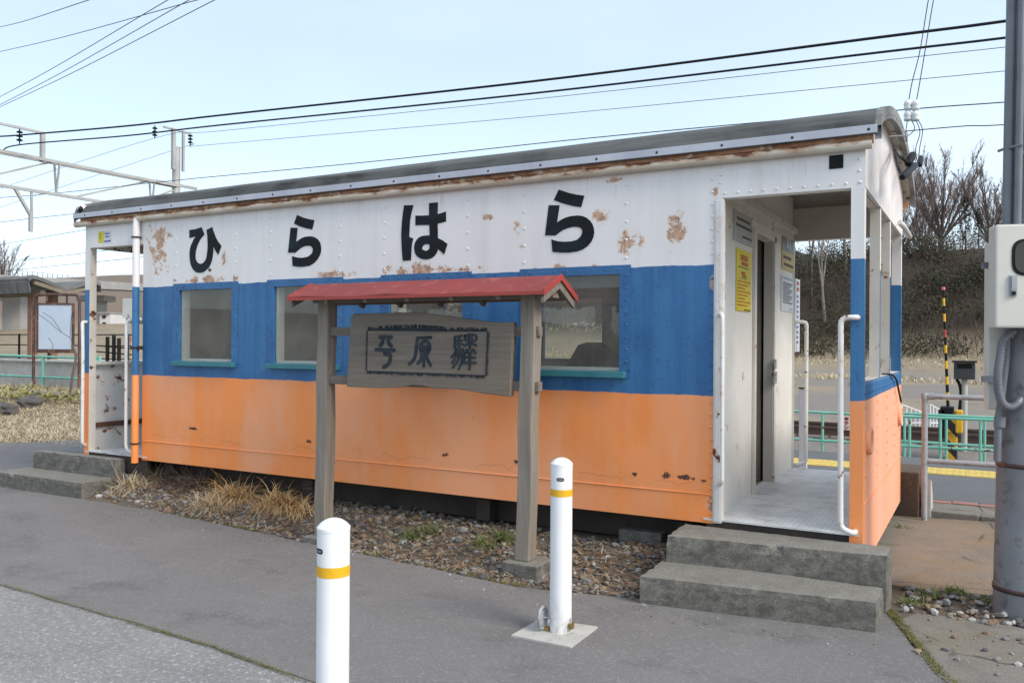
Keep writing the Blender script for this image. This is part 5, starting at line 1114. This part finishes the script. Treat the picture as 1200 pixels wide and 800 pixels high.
# service lines crossing high over the left
for i, (a, b, r, lb) in enumerate((((-20, 36), (105, 0), .008, 'highest thin wire in the top left corner'), ((-20, 65), (232, 0), .008, 'long flat thin wire in the top left sky'),
        ((-20, 124), (197, 0), .008, 'upper of three steep wires in the top left'), ((-20, 133), (222, 0), .008, 'middle of three steep twisted wires in the top left'), ((-20, 134.5), (252, 0), .008, 'lower of three steep twisted wires in the top left'))):
    A_, B_ = pd(a[0], a[1], 26), pd(b[0], b[1], 15); E_ = pd(b[0]+(b[0]-a[0])*.5, b[1]+(b[1]-a[1])*.5, 11.5); mid = A_.lerp(B_, .5)-Vector((0, 0, .06)); wire([A_, mid, B_, E_], r, lb, 'wire_thin', group='service wires')
# drop wires to the caboose end with porcelain insulators
yR = 2.3
for k, (us, lb) in enumerate((([(1095, -30), (1088, 0), (1078, 60), (1069, 96), (1065, 118)], 'left one of two drop wires above the caboose end'), ([(1101, -30), (1094, 0), (1084, 60), (1078, 96), (1074, 118)], 'right one of two drop wires above the caboose end'))):
    wire([py(u, v, yR) for u, v in us], .004, lb, 'wire', 'drop_wire', 'drop wires')
for k, u in enumerate((1064, 1073)):
    c = py(u, 118.5, yR); t = thing('porcelain_insulator', c-Vector((0, 0, .17)), ('left' if k == 0 else 'right')+' white porcelain insulator hanging above the caboose end', 'insulator', 'porcelain insulators')
    for z in (-.035, -.125): MB().lathe(c+Vector((0, 0, z)), [(0, .042), (.022, .04), (.032, .02), (.034, 0), (.026, -.012), (.034, -.024), (.028, -.04), (0, -.045)], 14).build('bell', MAT['porcelain'], t)
for j, pts in enumerate(([(1064, 138), (1062, 150), (1061, 157)], [(1066, 138), (1072, 150), (1066, 158), (1062, 160)], [(1074, 138), (1081, 152), (1078, 172), (1076, 190)], [(1072, 138), (1078, 155), (1073, 175), (1076, 195)])):
    wire([py(u, v, yR) for u, v in pts], .0035, ['short wire from insulator to the roof ring', 'wire crossing between insulator and roof ring', 'outer curl of wire down to the black connectors', 'inner curl of wire down to the black connectors'][j], 'wire', 'drop_wire', 'drop wires')
c = pxx(1062.5, 160.5, .17); t = tag(MB().tube([c+Vector((.0, .035*math.cos(R(a)), .028*math.sin(R(a)))) for a in range(0, 360, 24)], .007, 6, closed=True).build('eye_ring', MAT['galv']), 'steel eye ring on the edge of the caboose roof', 'ring')
MB().tube([c-Vector((0, .035, 0)), c-Vector((.1, .06, 0))], .007, 6).build('shank', MAT['galv'], t)
for j, (a, b, r, lb) in enumerate((((1064, 192), (1070, 181), .026, 'upper black cable connector by the caboose gable'), ((1057, 208), (1073, 193), .024, 'longer black cable connector by the caboose gable'), ((1079, 184), (1078, 194), .02, 'outermost black cable connector by the caboose gable'))):
    A_, B_ = pxx(*a, .18), pxx(*b, .20); tag(MB().tube([A_, A_.lerp(B_, .08), A_.lerp(B_, .92), B_], [r*.7, r, r, r*.7], 10).build('cable_connector', MAT['plastic_black']), lb, 'connector', 'cable connectors')
wire([pxx(1048, 176, .03), pxx(1052, 182, .1), pxx(1058, 186, .15), pxx(1064, 191, .18)], .012, 'black lead from the gable to the upper connector', 'wire', 'lead_wire', 'drop wires')
wire([pxx(1049, 180, .03), pxx(1052, 195, .1), pxx(1056, 204, .14), pxx(1058, 207, .18)], .01, 'black lead from the gable to the longer connector', 'wire', 'lead_wire', 'drop wires')
m = MB(); q = pxx(1047, 176, .0); m.bbox(0, .05, q.y-.05, q.y+.05, q.z-.06, q.z+.04, .008); m.build('junction_box', MAT['white_rust'], cab)
# small round lamp on the roof corner at the far end
c = py(97, 245, -.02); t = thing('roof_lamp', c-Vector((0, 0, .06)), 'small round lamp on the far corner of the caboose roof', 'lamp')
MB().lathe(c, [(0, -.045), (.04, -.035), (.05, 0), (.045, .03), (0, .05)], 16).build('globe', MAT['porcelain'], t)
MB().lathe(c+Vector((.015, -.02, -.008)), [(0, -.06+.02), (.035, -.02), (.03, -.005), (0, 0)], 14, axis='Y').build('lens', MAT['plastic_black'], t)
MB().tube([c-Vector((0, 0, .03)), c+Vector((.07, 0, -.06))], .012, 6).build('bracket', MAT['galv'], t)
# dark sloping ticket stand inside behind the near window
p = py(690, 426, .35); m = MB(); m.prism([(p.x-.16, p.z-.5), (p.x+.2, p.z-.5), (p.x+.2, p.z+.05), (p.x+.05, p.z+.16), (p.x-.02, p.z+.14), (p.x-.12, p.z-.02)], lambda a, b: Vector((a, .2, b)), (0, .3, 0)); tag(m.build('ticket_stand', MAT['plastic_black']), 'dark sloping stand inside behind the near caboose window', 'stand')
# ================================================================== VEGETATION, STONES
def branch_tree(seed, height, spread, r0, levels=6, fan=True, lean=0.):
    """trunk MB and twig MB for a bare tree standing at the origin"""
    rnd = random.Random(seed); T = MB(); C = MB()
    def seg(mb, a, b, r1, r2, n): 
        d = (b-a).normalized(); x = d.orthogonal().normalized(); y = d.cross(x); v = []
        for p, r in ((a, r1), (b, r2)): v += [p+(x*math.cos(6.2832*k/n)+y*math.sin(6.2832*k/n))*r for k in range(n)]
        mb.add(v, [(k, (k+1) % n, n+(k+1) % n, n+k) for k in range(n)], 0, n > 4)
    def grow(p, d, L, r, lv):
        nseg = 3 if lv < 3 else 2; q = p
        for k in range(nseg):
            d2 = (d+Vector((rnd.uniform(-1, 1), rnd.uniform(-1, 1), rnd.uniform(-.3, .9)))*(.08 if lv < 3 else .12)).normalized()
            e = q+d2*L/nseg; ra = r*(1-.35*k/nseg); rb = r*(1-.35*(k+1)/nseg)
            seg(T if lv < 3 else C, q, e, max(ra, .010), max(rb, .0065), 7 if lv < 2 else 5 if lv < 3 else 3); q = e; d = d2
            if lv >= 2 and lv < levels and rnd.random() < (.75 if lv < 4 else 1.): side(q, d, L*.6, r*.45, lv+1)
        if lv < levels:
            for k in range(2 if lv else 3): side(q, d, L*rnd.uniform(.70, .88), r*.60, lv+1)
    def side(q, d, L, r, lv):
        x = d.orthogonal().normalized(); y = d.cross(x); a = rnd.uniform(0, 6.2832); s = spread*rnd.uniform(.5, 1.15)
        nd = (d+(x*math.cos(a)+y*math.sin(a))*s+Vector((0, 0, .28 if fan else .05))).normalized(); grow(q, nd, L, r, lv)
    grow(Vector((0, 0, -.3)), Vector((lean, 0, 1)).normalized(), height*.30, r0, 0)
    zmax = max(p[2] for p in C.v); k = height/zmax
    for mb_ in (T, C): mb_.v = [(p[0]*k, p[1]*k, p[2]*k) for p in mb_.v]
    return T, C
def fan_tree(seed, height, width, r0, limbs=11, tr=.2):
    """zelkova-like bare tree: short trunk, straight limbs fanning into a rounded crown of fine upright twigs"""
    rnd = random.Random(seed); T = MB(); C = MB()
    def seg(mb, a, b, r1, r2, n):
        d = (b-a).normalized(); x = d.orthogonal().normalized(); y = d.cross(x); v = []
        for p, r in ((a, r1), (b, r2)): v += [p+(x*math.cos(6.2832*k/n)+y*math.sin(6.2832*k/n))*r for k in range(n)]
        mb.add(v, [(k, (k+1) % n, n+(k+1) % n, n+k) for k in range(n)], 0, n > 4)
    def limb(p, d, L, r, lv):
        n = (7, 4, 3, 2)[lv]; q = p; pts = [p]
        for k in range(n):
            d = (d+Vector((rnd.uniform(-1, 1), rnd.uniform(-1, 1), rnd.uniform(-.2, .8)))*(.07, .09, .11, .1)[lv]).normalized(); e = q+d*L/n
            seg(T if lv < 1 else C, q, e, max(r*(1-.8*k/n), .0065), max(r*(1-.8*(k+1)/n), .0048), (6, 4, 3, 3)[lv])
            if lv < 3 and (k > 0 or lv > 0):
                for _ in range((2, 2, 2)[lv] + (rnd.random() < .5)):
                    x = d.orthogonal().normalized(); y = d.cross(x); a = rnd.uniform(0, 6.2832); sp = rnd.uniform(.3, .75)
                    nd = (d+(x*math.cos(a)+y*math.sin(a))*sp+Vector((0, 0, .22))).normalized(); limb(q.lerp(e, rnd.random()), nd, L*(1-k/n*.72)*rnd.uniform(.30, .52), r*.42*(1-.6*k/n), lv+1)
            q = e
    top = Vector((0, 0, height*tr)); seg(T, Vector((0, 0, -.4)), top*.5, r0*1.15, r0, 8); seg(T, top*.5, top, r0, r0*.85, 8)
    for i in range(limbs):
        a = 2.4*i+rnd.uniform(-.3, .3); th = math.sqrt((i+.3)/limbs)*.72; d = Vector((math.sin(th)*math.cos(a), math.sin(th)*math.sin(a), math.cos(th)))
        base = top*rnd.uniform(.72, 1.) if i > 2 else top; L = (height-base.z)*(1.0-.22*(th/.72)**2)*rnd.uniform(.88, 1.05); limb(base, d, L, r0*rnd.uniform(.38, .58), 0)
    zmax = max(p[2] for p in C.v); k = height/zmax
    for mb_ in (T, C): mb_.v = [(p[0]*k, p[1]*k, p[2]*k) for p in mb_.v]
    return T, C
TREES = {}
def plant_tree(kind, x, y, s, rz, label, group, bark='bark'):
    z = H(x, y); t = thing('bare_tree' if kind != 'conifer' else 'conifer_tree', (x, y, z), label, 'tree', group); t.rotation_euler.z = rz; t.scale = (s, s, s)
    if kind not in TREES:
        if kind == 'fan': T, C = fan_tree(11, 10, 6, .24, 11)
        elif kind == 'fan2': T, C = fan_tree(29, 10, 6, .19, 8, .26)
        elif kind == 'tall': T, C = branch_tree(5, 10, .36, .16, 6)
        elif kind == 'slim': T, C = branch_tree(31, 10, .32, .12, 6, True, .08)
        else: T, C = conifer(9)
        tm = ['twig']
        TREES[kind] = (T, C)
        z0 = ORG[t.name]; ORG[t.name] = Vector((0, 0, 0))
        a = T.build('trunk', MAT[bark], t); b = C.build('crown', MAT['conifer' if kind == 'conifer' else 'twig'], t); TREES[kind] = (a, b)
    else:
        for src in TREES[kind]:
            o = src.copy(); col.objects.link(o); o.parent = t
    return t
def conifer(seed):
    rnd = random.Random(seed); T = MB(); C = MB(); T.tube([(0,0,-.3),(0,0,4),(0,0,9.5)], [.16,.11,.02], 6)
    for k in range(2600):
        z = rnd.uniform(1.0, 10); R_ = (10.3-z)*.20*rnd.uniform(.15, 1)+.05; a = rnd.uniform(0, 6.28)
        if math.sin(a*3+z*2.1) < -.55: continue
        p = Vector((math.cos(a)*R_, math.sin(a)*R_, z-.25*R_)); L = rnd.uniform(.15, .42); d = Vector((math.cos(a), math.sin(a), rnd.uniform(-.7, .2))).normalized()*L; s = d.cross(Vector((rnd.uniform(-.5,.5), rnd.uniform(-.5,.5), 1))).normalized()*L*.3
        C.add([p-s, p+d*.6-s*1.1, p+d, p+d*.5+s*1.2], [(0,1,2,3)])
    return T, C
G1 = 'bare trees on the wooded slope'
def at(u, d): p = pd(u, 400, d); return p.x, p.y
spots = [('fan', 1102, 66, .93, 1.1, 'large fan-shaped bare tree with stout forked trunk left of the utility pole', 'bark'),
         ('fan2', 1158, 72, .88, 2.2, 'broad bare tree directly behind the utility pole', 'bark'),
         ('slim', 1076, 68, .8, .4, 'slim bare tree rising beside the black cable connectors', 'bark'),
         ('slim', 1062, 76, .85, 3.0, 'thin bare tree half hidden behind the caboose gable', 'bark'),
         ('tall', 966, 55, .95, 1.9, 'pale-trunked bare tree seen over the near deck beside the corner post', 'bark_pale'),
         ('slim', 950, 58, 1.0, .2, 'thin bare tree seen through the near deck next to the wall notices', 'bark'),
         ('tall', 990, 60, 1.05, 3.6, 'bare tree rising behind the blue corner post', 'bark'),
         ('slim', 1088, 62, .6, 5.1, 'short thin bare tree in front of the large fan-shaped one', 'bark'),
         ('slim', 1126, 72, .75, .9, 'thin bare tree between the two conifers', 'bark'),
         ('fan2', 1056, 82, .85, 1.4, 'rounded bare tree farther back just above the caboose end sill', 'bark'), ('fan2', 1082, 84, .82, .7, 'rounded bare tree farther back beside the cable connectors', 'bark'), ('fan', 1170, 82, .85, 4.0, 'bare tree farther back, half hidden by the utility pole', 'bark'),
         ('tall', 1044, 62, .9, 2.4, 'bare tree seen between the end posts of the caboose', 'bark')]
for k, u, d, s, rz, lb, bk_ in spots: x, y = at(u, d); plant_tree(k, x, y, s, rz, lb, G1, bk_)
for u, d, s, lb in ((1131, 63, .46, 'dark green conifer between the fan-shaped tree and the meter box'), (1146, 66, .42, 'smaller dark conifer beside the meter box')):
    x, y = at(u, d); plant_tree('conifer', x, y, s, u, lb, 'conifers on the slope')
x, y = at(3, 120); plant_tree('fan', x, y, .9, .3, 'bare round-topped tree at the left edge above the shelter', G1)
# brush on the slope: undergrowth too dense to count
def blades(mb_, p, n, L0, L1, wd, rnd, up=1., mi=0, spread=.5):
    for _ in range(n):
        a = rnd.uniform(0, 6.2832); L = rnd.uniform(L0, L1); d = Vector((math.cos(a)*spread*rnd.uniform(.2, 1.3), math.sin(a)*spread*rnd.uniform(.2, 1.3), up*rnd.uniform(.5, 1.1))).normalized()*L
        s = Vector((-math.sin(a), math.cos(a), 0))*wd*rnd.uniform(.6, 1.3); q = Vector(p)+Vector((rnd.uniform(-1, 1), rnd.uniform(-1, 1), 0))*L*.12
        dr = Vector((d.x, d.y, 0))*.35-Vector((0, 0, L*.12))
        mb_.add([q-s, q+s, q+d*.6+s*.7, q+d*.6-s*.7, q+d+dr], [(0,1,2,3), (3,2,4)], mi)
rnd = random.Random(3); m = MB()
for k in range(5200):                                      # leaning stems, vines and saplings
    y = 46.5+17*rnd.random()**1.2; x = rnd.uniform(-36, 16); z = H(x, y); hh = rnd.uniform(.5, 2.2)
    a = rnd.uniform(0, 6.28); L = hh*rnd.uniform(.2, 1.3); r = rnd.uniform(.008, .022); p = Vector((x, y, z)); q = p+Vector((math.cos(a)*L*.5, math.sin(a)*L*.5, hh*.6)); e = p+Vector((math.cos(a)*L, math.sin(a)*L, hh))
    sx = Vector((r, r*.5, 0)); m.add([p-sx, p+sx, q+sx*.7, q-sx*.7, e], [(0,1,2,3), (3,2,4)], 0)
    for _ in range(3):
        t_ = rnd.uniform(.35, .95); b = p.lerp(e, t_); d = Vector((rnd.uniform(-1, 1), rnd.uniform(-1, 1), rnd.uniform(.0, 1)))*hh*.28; m.add([b-sx*.4, b+sx*.4, b+d], [(0,1,2)], 0)
tag(m.build('thicket', MAT['brush_brown'], origin=(0, 50, 0)), 'tangle of bare brown stems and vines covering the slope', 'thicket', kind='stuff')
m = MB()
for k in range(620):
    y = 47.5+16*rnd.random(); x = rnd.uniform(-36, 16); z = H(x, y); R_ = rnd.uniform(.5, 1.5)
    dens = math.sin(x*.55+1.2)*math.sin(y*.6+x*.2)
    if dens < -.45: continue
    for j in range(170):
        d = Vector((rnd.gauss(0, 1), rnd.gauss(0, 1), rnd.gauss(0, 1))).normalized()*R_*rnd.uniform(.5, 1.05); p = Vector((x+d.x*1.3, y+d.y, z+R_*.7+d.z*.8)); s = rnd.uniform(.04, .13)
        a = Vector((rnd.uniform(-1, 1), rnd.uniform(-1, 1), rnd.uniform(-1, .5))).normalized()*s; b = a.orthogonal().normalized()*s*.5; m.add([p-a, p+b, p+a, p-b], [(0,1,2,3)], 1 if (k % 3 == 0 or rnd.random() < .3) else 0)
tag(m.build('undergrowth', [MAT['brush_green'], MAT['brush_dead']], origin=(0, 50, 0)), 'dull green undergrowth and bamboo on the slope', 'undergrowth', kind='stuff')
# dry grass verge at the foot of the slope
m = MB()
for k in range(2600):
    x = rnd.uniform(-34, 14); y = rnd.choice((rnd.uniform(40, 47), rnd.uniform(31, 33))); blades(m, (x, y, H(x, y)), 2, .08, .26, .025, rnd)
tag(m.build('dry_verge', MAT['straw_pale'], origin=(0, 43, 0)), 'dry pale grass verge at the foot of the slope', 'grass', kind='stuff')
# gravel stones beside the caboose
def ico():
    bm = bmesh.new(); bmesh.ops.create_icosphere(bm, subdivisions=1, radius=1); bm.verts.index_update(); r = ([v.co.copy() for v in bm.verts], [tuple(v.index for v in f.verts) for f in bm.faces]); bm.free(); return r
IV, IF = ico()
def stone(mb_, p, s, rnd, mi=0):
    M3 = Matrix.Rotation(rnd.uniform(0, 6.3), 3, 'Z') @ Matrix.Rotation(rnd.uniform(-.5, .5), 3, 'X'); sc = Vector((s*rnd.uniform(.7, 1.35), s*rnd.uniform(.7, 1.1), s*rnd.uniform(.45, .8)))
    mb_.add([Vector(p)+M3 @ Vector((v.x*sc.x*rnd.uniform(.82, 1.15), v.y*sc.y*rnd.uniform(.82, 1.15), v.z*sc.z)) for v in IV], IF, mi)
def edge_y(x):
    pts = GE[::-1]
    for (xa, ya), (xb, yb_) in zip(pts, pts[1:]):
        if xa <= x <= xb: return lerp(ya, yb_, (x-xa)/(xb-xa))
    return pts[0][1] if x < pts[0][0] else pts[-1][1]
SM = [mottled('stone_grey', (.24, .235, .225), (.16, .155, .15), 14, .9), mottled('stone_brown', (.23, .145, .09), (.15, .10, .065), 14, .9), mottled('stone_dark', (.10, .10, .105), (.065, .065, .07), 14, .9), mottled('stone_pale', (.40, .40, .39), (.31, .31, .30), 14, .9), mottled('stone_tan', (.27, .215, .15), (.2, .16, .11), 14, .9)]
m = MB(); rnd = random.Random(8)
for k in range(5200):
    x = rnd.uniform(-6.8, -1.05); ye = edge_y(x); y = ye+.03+(0.95)*rnd.random()**1.25+rnd.gauss(0, .03); s = rnd.choice((.007, .009, .011, .013, .016, .02) if k % 15 else (.028, .036))*rnd.uniform(.8, 1.2)
    stone(m, (x, y, -.008+GZ(x, y)+s*.18), s, rnd, rnd.choices(range(5), (5, 4, 4, 1.2, 4))[0])
for k in range(420):
    x = rnd.uniform(.22, 1.6); y = rnd.uniform(-.2, .33); s = rnd.choice((.01, .014, .02, .027)); stone(m, (x, y, s*.3), s, rnd, rnd.choices(range(5), (5, 2, 4, 2.5, 2))[0])
for k in range(40):
    x = rnd.uniform(.3, 1.3); y = rnd.uniform(-1.0, -.2); s = rnd.choice((.006, .009, .014, .02)); stone(m, (x, y, .006), s, rnd, rnd.choices(range(5), (5, 1, 4, 1, 2))[0])
for k in range(70):
    x = rnd.uniform(-6, .5); y = edge_y(min(x, -1.4))-rnd.random()**2*.35 if x < -1.2 else -.75-rnd.random()*.3; s = rnd.uniform(.004, .010); stone(m, (x, y, .002), s, rnd, rnd.choices(range(5), (5, 1, 2, 2, 2))[0])
tag(m.build('gravel', SM, origin=(-3.5, -.4, 0)), 'mixed brown and grey gravel along the caboose', 'gravel', kind='stuff')
# leaf litter, twigs
m = MB()
LM = [leafy('dead_leaf', (.22, .12, .06), (.16, .09, .05), 9), MAT['straw_pale'], MAT['stem_brown']]
for k in range(4000):
    x = rnd.uniform(-6.9, -1.1); ye = edge_y(x); y = ye+.02+.85*rnd.random(); z = GZ(x, y)+rnd.uniform(.002, .03); a = rnd.uniform(0, 6.28); kind = rnd.random()
    if kind < .5:
        s = rnd.uniform(.008, .02); u = Vector((math.cos(a), math.sin(a), rnd.uniform(-.4, .4)))*s; v = Vector((-math.sin(a), math.cos(a), rnd.uniform(-.4, .4)))*s*.55; p = Vector((x, y, z)); m.add([p-u, p+v, p+u, p-v], [(0,1,2,3)], 0)
    else:
        L = rnd.uniform(.03, .13); d = Vector((math.cos(a), math.sin(a), rnd.uniform(-.05, .25)))*L; w_ = Vector((-math.sin(a), math.cos(a), 0))*.002; p = Vector((x, y, z)); m.add([p-w_, p+w_, p+d+w_, p+d-w_], [(0,1,2,3)], rnd.choice((1, 2)))
tag(m.build('leaf_litter', LM, origin=(-3.5, -.4, 0)), 'dead leaves and straw scattered over the gravel', 'leaf litter', kind='stuff')
# dry grass tufts, each its own plant
def tuft(p, n, L0, L1, mat, label, name='dry_grass_tuft', cat='grass tuft', group='dry grass tufts by the caboose', flat=1., wd=.0042, seed=1):
    r_ = random.Random(seed); mb_ = MB()
    for _ in range(n):
        a = r_.uniform(0, 6.2832); L = r_.uniform(L0, L1); out = r_.uniform(.15, 1.2)*flat; h = r_.uniform(.35, 1.)
        q = Vector(p)+Vector((r_.gauss(0, .085 if group.startswith('dry') else .04), r_.gauss(0, .05 if group.startswith('dry') else .025), 0)); s = Vector((-math.sin(a), math.cos(a), 0))*wd*r_.uniform(.7, 1.4); d = Vector((math.cos(a)*out, math.sin(a)*out, h)).normalized(); prev = q
        pts = [q]; 
        for k in range(4): d = (d-Vector((0, 0, .17+.1*flat))+Vector((r_.uniform(-.1, .1), r_.uniform(-.1, .1), 0))).normalized(); pts.append(pts[-1]+d*L/4)
        for z_ in pts:
            if z_.z < .006: z_.z = .006+r_.uniform(0, .01)
        vs = []; 
        for k, z_ in enumerate(pts): f_ = 1-.2*k; vs += [z_-s*f_, z_+s*f_]
        mb_.add(vs, [(2*k, 2*k+1, 2*k+3, 2*k+2) for k in range(4)])
    o = mb_.build(name, MAT[mat], origin=p); return tag(o, label, cat, group)
for i, (u, v, n, a, b, mt, lb) in enumerate(((272, 592, 1000, .16, .42, 'straw', 'thick straw-coloured grass tuft by the asphalt edge, left of the wooden post'), (326, 600, 800, .15, .38, 'straw', 'second straw-coloured grass tuft, closest to the wooden post'), (246, 598, 400, .12, .3, 'straw_pale', 'low pale grass tuft at the asphalt edge'), (350, 606, 260, .1, .26, 'straw', 'small straw tuft beside the wooden post'),
        (150, 577, 320, .12, .32, 'straw_pale', 'pale dry tuft against the far concrete steps'), (180, 573, 320, .12, .32, 'straw_pale', 'pale broken stalks between the far steps and the brown stems'), (206, 577, 460, .14, .36, 'stem_brown', 'dark brown dead stems under the caboose edge'), (230, 582, 420, .14, .34, 'stem_brown', 'reddish-brown dead stems left of the straw tufts'))):
    p = pz(u, v, .03); tuft(Vector((p.x, p.y+.03, GZ(p.x, p.y))), n, a, b, mt, lb, seed=i+2, flat=1.7 if mt == 'straw' else 1.2)
for i, (u, v, n, lb) in enumerate(((480, 632, 90, 'green grass patch in the gravel left of centre'), (505, 630, 60, 'green grass patch in the gravel beneath the sign'), (590, 640, 140, 'green grass patch beside the stone footing of the sign'), (567, 643, 90, 'small green grass patch left of the stone footing'))):
    p = pz(u, v, .03); tuft(Vector((p.x, p.y, GZ(p.x, p.y))), n, .05, .15, 'grass', lb, 'grass_tuft', 'grass tuft', 'green grass patches', .9, seed=40+i)
for i, (u, v, n, lb) in enumerate(((1118, 695, 120, 'green weed clump in the gravel between slab and apron'), (1068, 708, 70, 'small green weed at the corner of the near steps'), (1056, 620, 40, 'tiny green weed at the rear foot of the caboose end'), (1085, 700, 60, 'low green weed left of the clump in the gravel'), (1152, 706, 50, 'green weed at the foot of the utility pole'))):
    p = pz(u, v, .0); tuft(Vector((p.x, p.y, .012)), n, .03, .085, 'grass', lb, 'weed', 'weed', 'green weeds on the concrete', 1.0, .0035, seed=60+i)
# moss along the joint of the road
m = MB(); r_ = random.Random(4)
for k in range(2600):
    t_ = r_.random()*5; i = min(4, int(t_)); (xa, ya), (xb, yb_) = ROADL[1+i if i < 4 else 4], ROADL[min(5, 2+i)]; f_ = r_.random(); x = lerp(xa, xb, f_); y = lerp(ya, yb_, f_)+r_.gauss(-.006, .008); a = r_.uniform(0, 6.28); L = r_.uniform(.006, .018)
    d = Vector((math.cos(a)*L, math.sin(a)*L, r_.uniform(.002, .009))); s = Vector((-math.sin(a), math.cos(a), 0))*.002; p = Vector((x, y, .001)); m.add([p-s, p+s, p+d], [(0,1,2)])
for k in range(3200):
    x = r_.uniform(-5.6, -1.3); 
    if math.sin(x*5)+math.sin(x*2.3+1) < -.2: continue
    y = edge_y(x)+abs(r_.gauss(.0, .03)); a = r_.uniform(0, 6.28); L = r_.uniform(.006, .02); d = Vector((math.cos(a)*L, math.sin(a)*L, r_.uniform(.004, .012))); s = Vector((-math.sin(a), math.cos(a), 0))*.0025; p = Vector((x, y, .002)); m.add([p-s, p+s, p+d], [(0,1,2)])
for k in range(2600):
    pts = [(.15,-.2),(.22,-.40),(.46,-1.11),(1.3,-2.4)]; i = r_.choice((0, 1, 1, 2, 2)); f_ = r_.random(); x = lerp(pts[i][0], pts[i+1][0], f_)+r_.gauss(.012, .014); y = lerp(pts[i][1], pts[i+1][1], f_)+r_.gauss(0, .012); a = r_.uniform(0, 6.28); L = r_.uniform(.006, .02); d = Vector((math.cos(a)*L, math.sin(a)*L, r_.uniform(.004, .012))); s = Vector((-math.sin(a), math.cos(a), 0))*.0028; p = Vector((x, y, .002)); m.add([p-s, p+s, p+d], [(0,1,2)])
tag(m.build('moss', leafy('moss', (.10, .11, .03), (.15, .13, .035), 7), origin=(-3, -1.5, 0)), 'moss along the asphalt joints', 'moss', kind='stuff')
# left verge: bamboo grass and dry grass
m = MB(); r_ = random.Random(12)
for k in range(9000):
    u = r_.uniform(-40, 165); d = r_.uniform(11.5, 22); p = pd(u, 400, d); z = H(p.x, p.y)
    if p.x > -9.2 or p.y < 1.9: continue
    blades(m, (p.x, p.y, z), 2, .05, .20, .006, r_, .45, 0, 1.2)
tag(m.build('dry_grass', MAT['straw_pale'], origin=(-14, 4, 0)), 'matted dry grass on the ground left of the caboose', 'grass', kind='stuff')
for i, (u, v, d, n, lb) in enumerate(((12, 466, 18.3, 170, 'yellow-green bamboo grass clump at the left edge'), (36, 461, 18.8, 80, 'bamboo grass clump at the left leg of the notice board'), (58, 468, 18.2, 110, 'bamboo grass clump under the log rail'), (84, 470, 18.2, 90, 'bamboo grass clump at the right leg of the notice board'))):
    p = pd(u, v, d); z = H(p.x, p.y); mb_ = MB(); r_ = random.Random(70+i)
    for k in range(n):
        a = r_.uniform(0, 6.28); q = Vector((p.x+r_.gauss(0, .3), p.y+r_.gauss(0, .25), z+r_.uniform(.0, .22))); L = r_.uniform(.08, .22); dv = Vector((math.cos(a), math.sin(a), r_.uniform(-.2, .9))).normalized()*L; s = dv.cross(Vector((0, 0, 1))).normalized()*L*.13; mb_.add([q, q+dv*.4+s, q+dv, q+dv*.4-s], [(0,1,2,3)])
    tag(mb_.build('bamboo_grass', MAT['bamboo'], origin=(p.x, p.y, z)), lb, 'bamboo grass', 'bamboo grass clumps')
# sapling in front of the notice board
p0 = pd(82, 462, 18.9); t = thing('sapling', p0, 'thin bare sapling crossing in front of the notice board', 'sapling')
S_ = lambda u, v: pd(u, v, 18.9)
MB().tube(smooth_line([S_(82, 462), S_(85, 440), S_(89, 418), S_(85, 405)], 5), .03, 6).build('trunk', MAT['bark'], t)
for k, pts in enumerate(([(85, 405), (82, 396), (70, 388), (55, 375), (44, 368)], [(82, 396), (83, 380), (84, 368)], [(72, 389), (66, 380), (60, 372), (50, 366)], [(60, 412), (62, 404), (57, 396)], [(105, 400), (112, 385), (107, 372)])):
    if k == 4: pts = [(89, 418), (96, 405)]+pts
    MB().tube(smooth_line([S_(*q) for q in pts], 4), .0065, 5).build('branch', MAT['bark'], t)
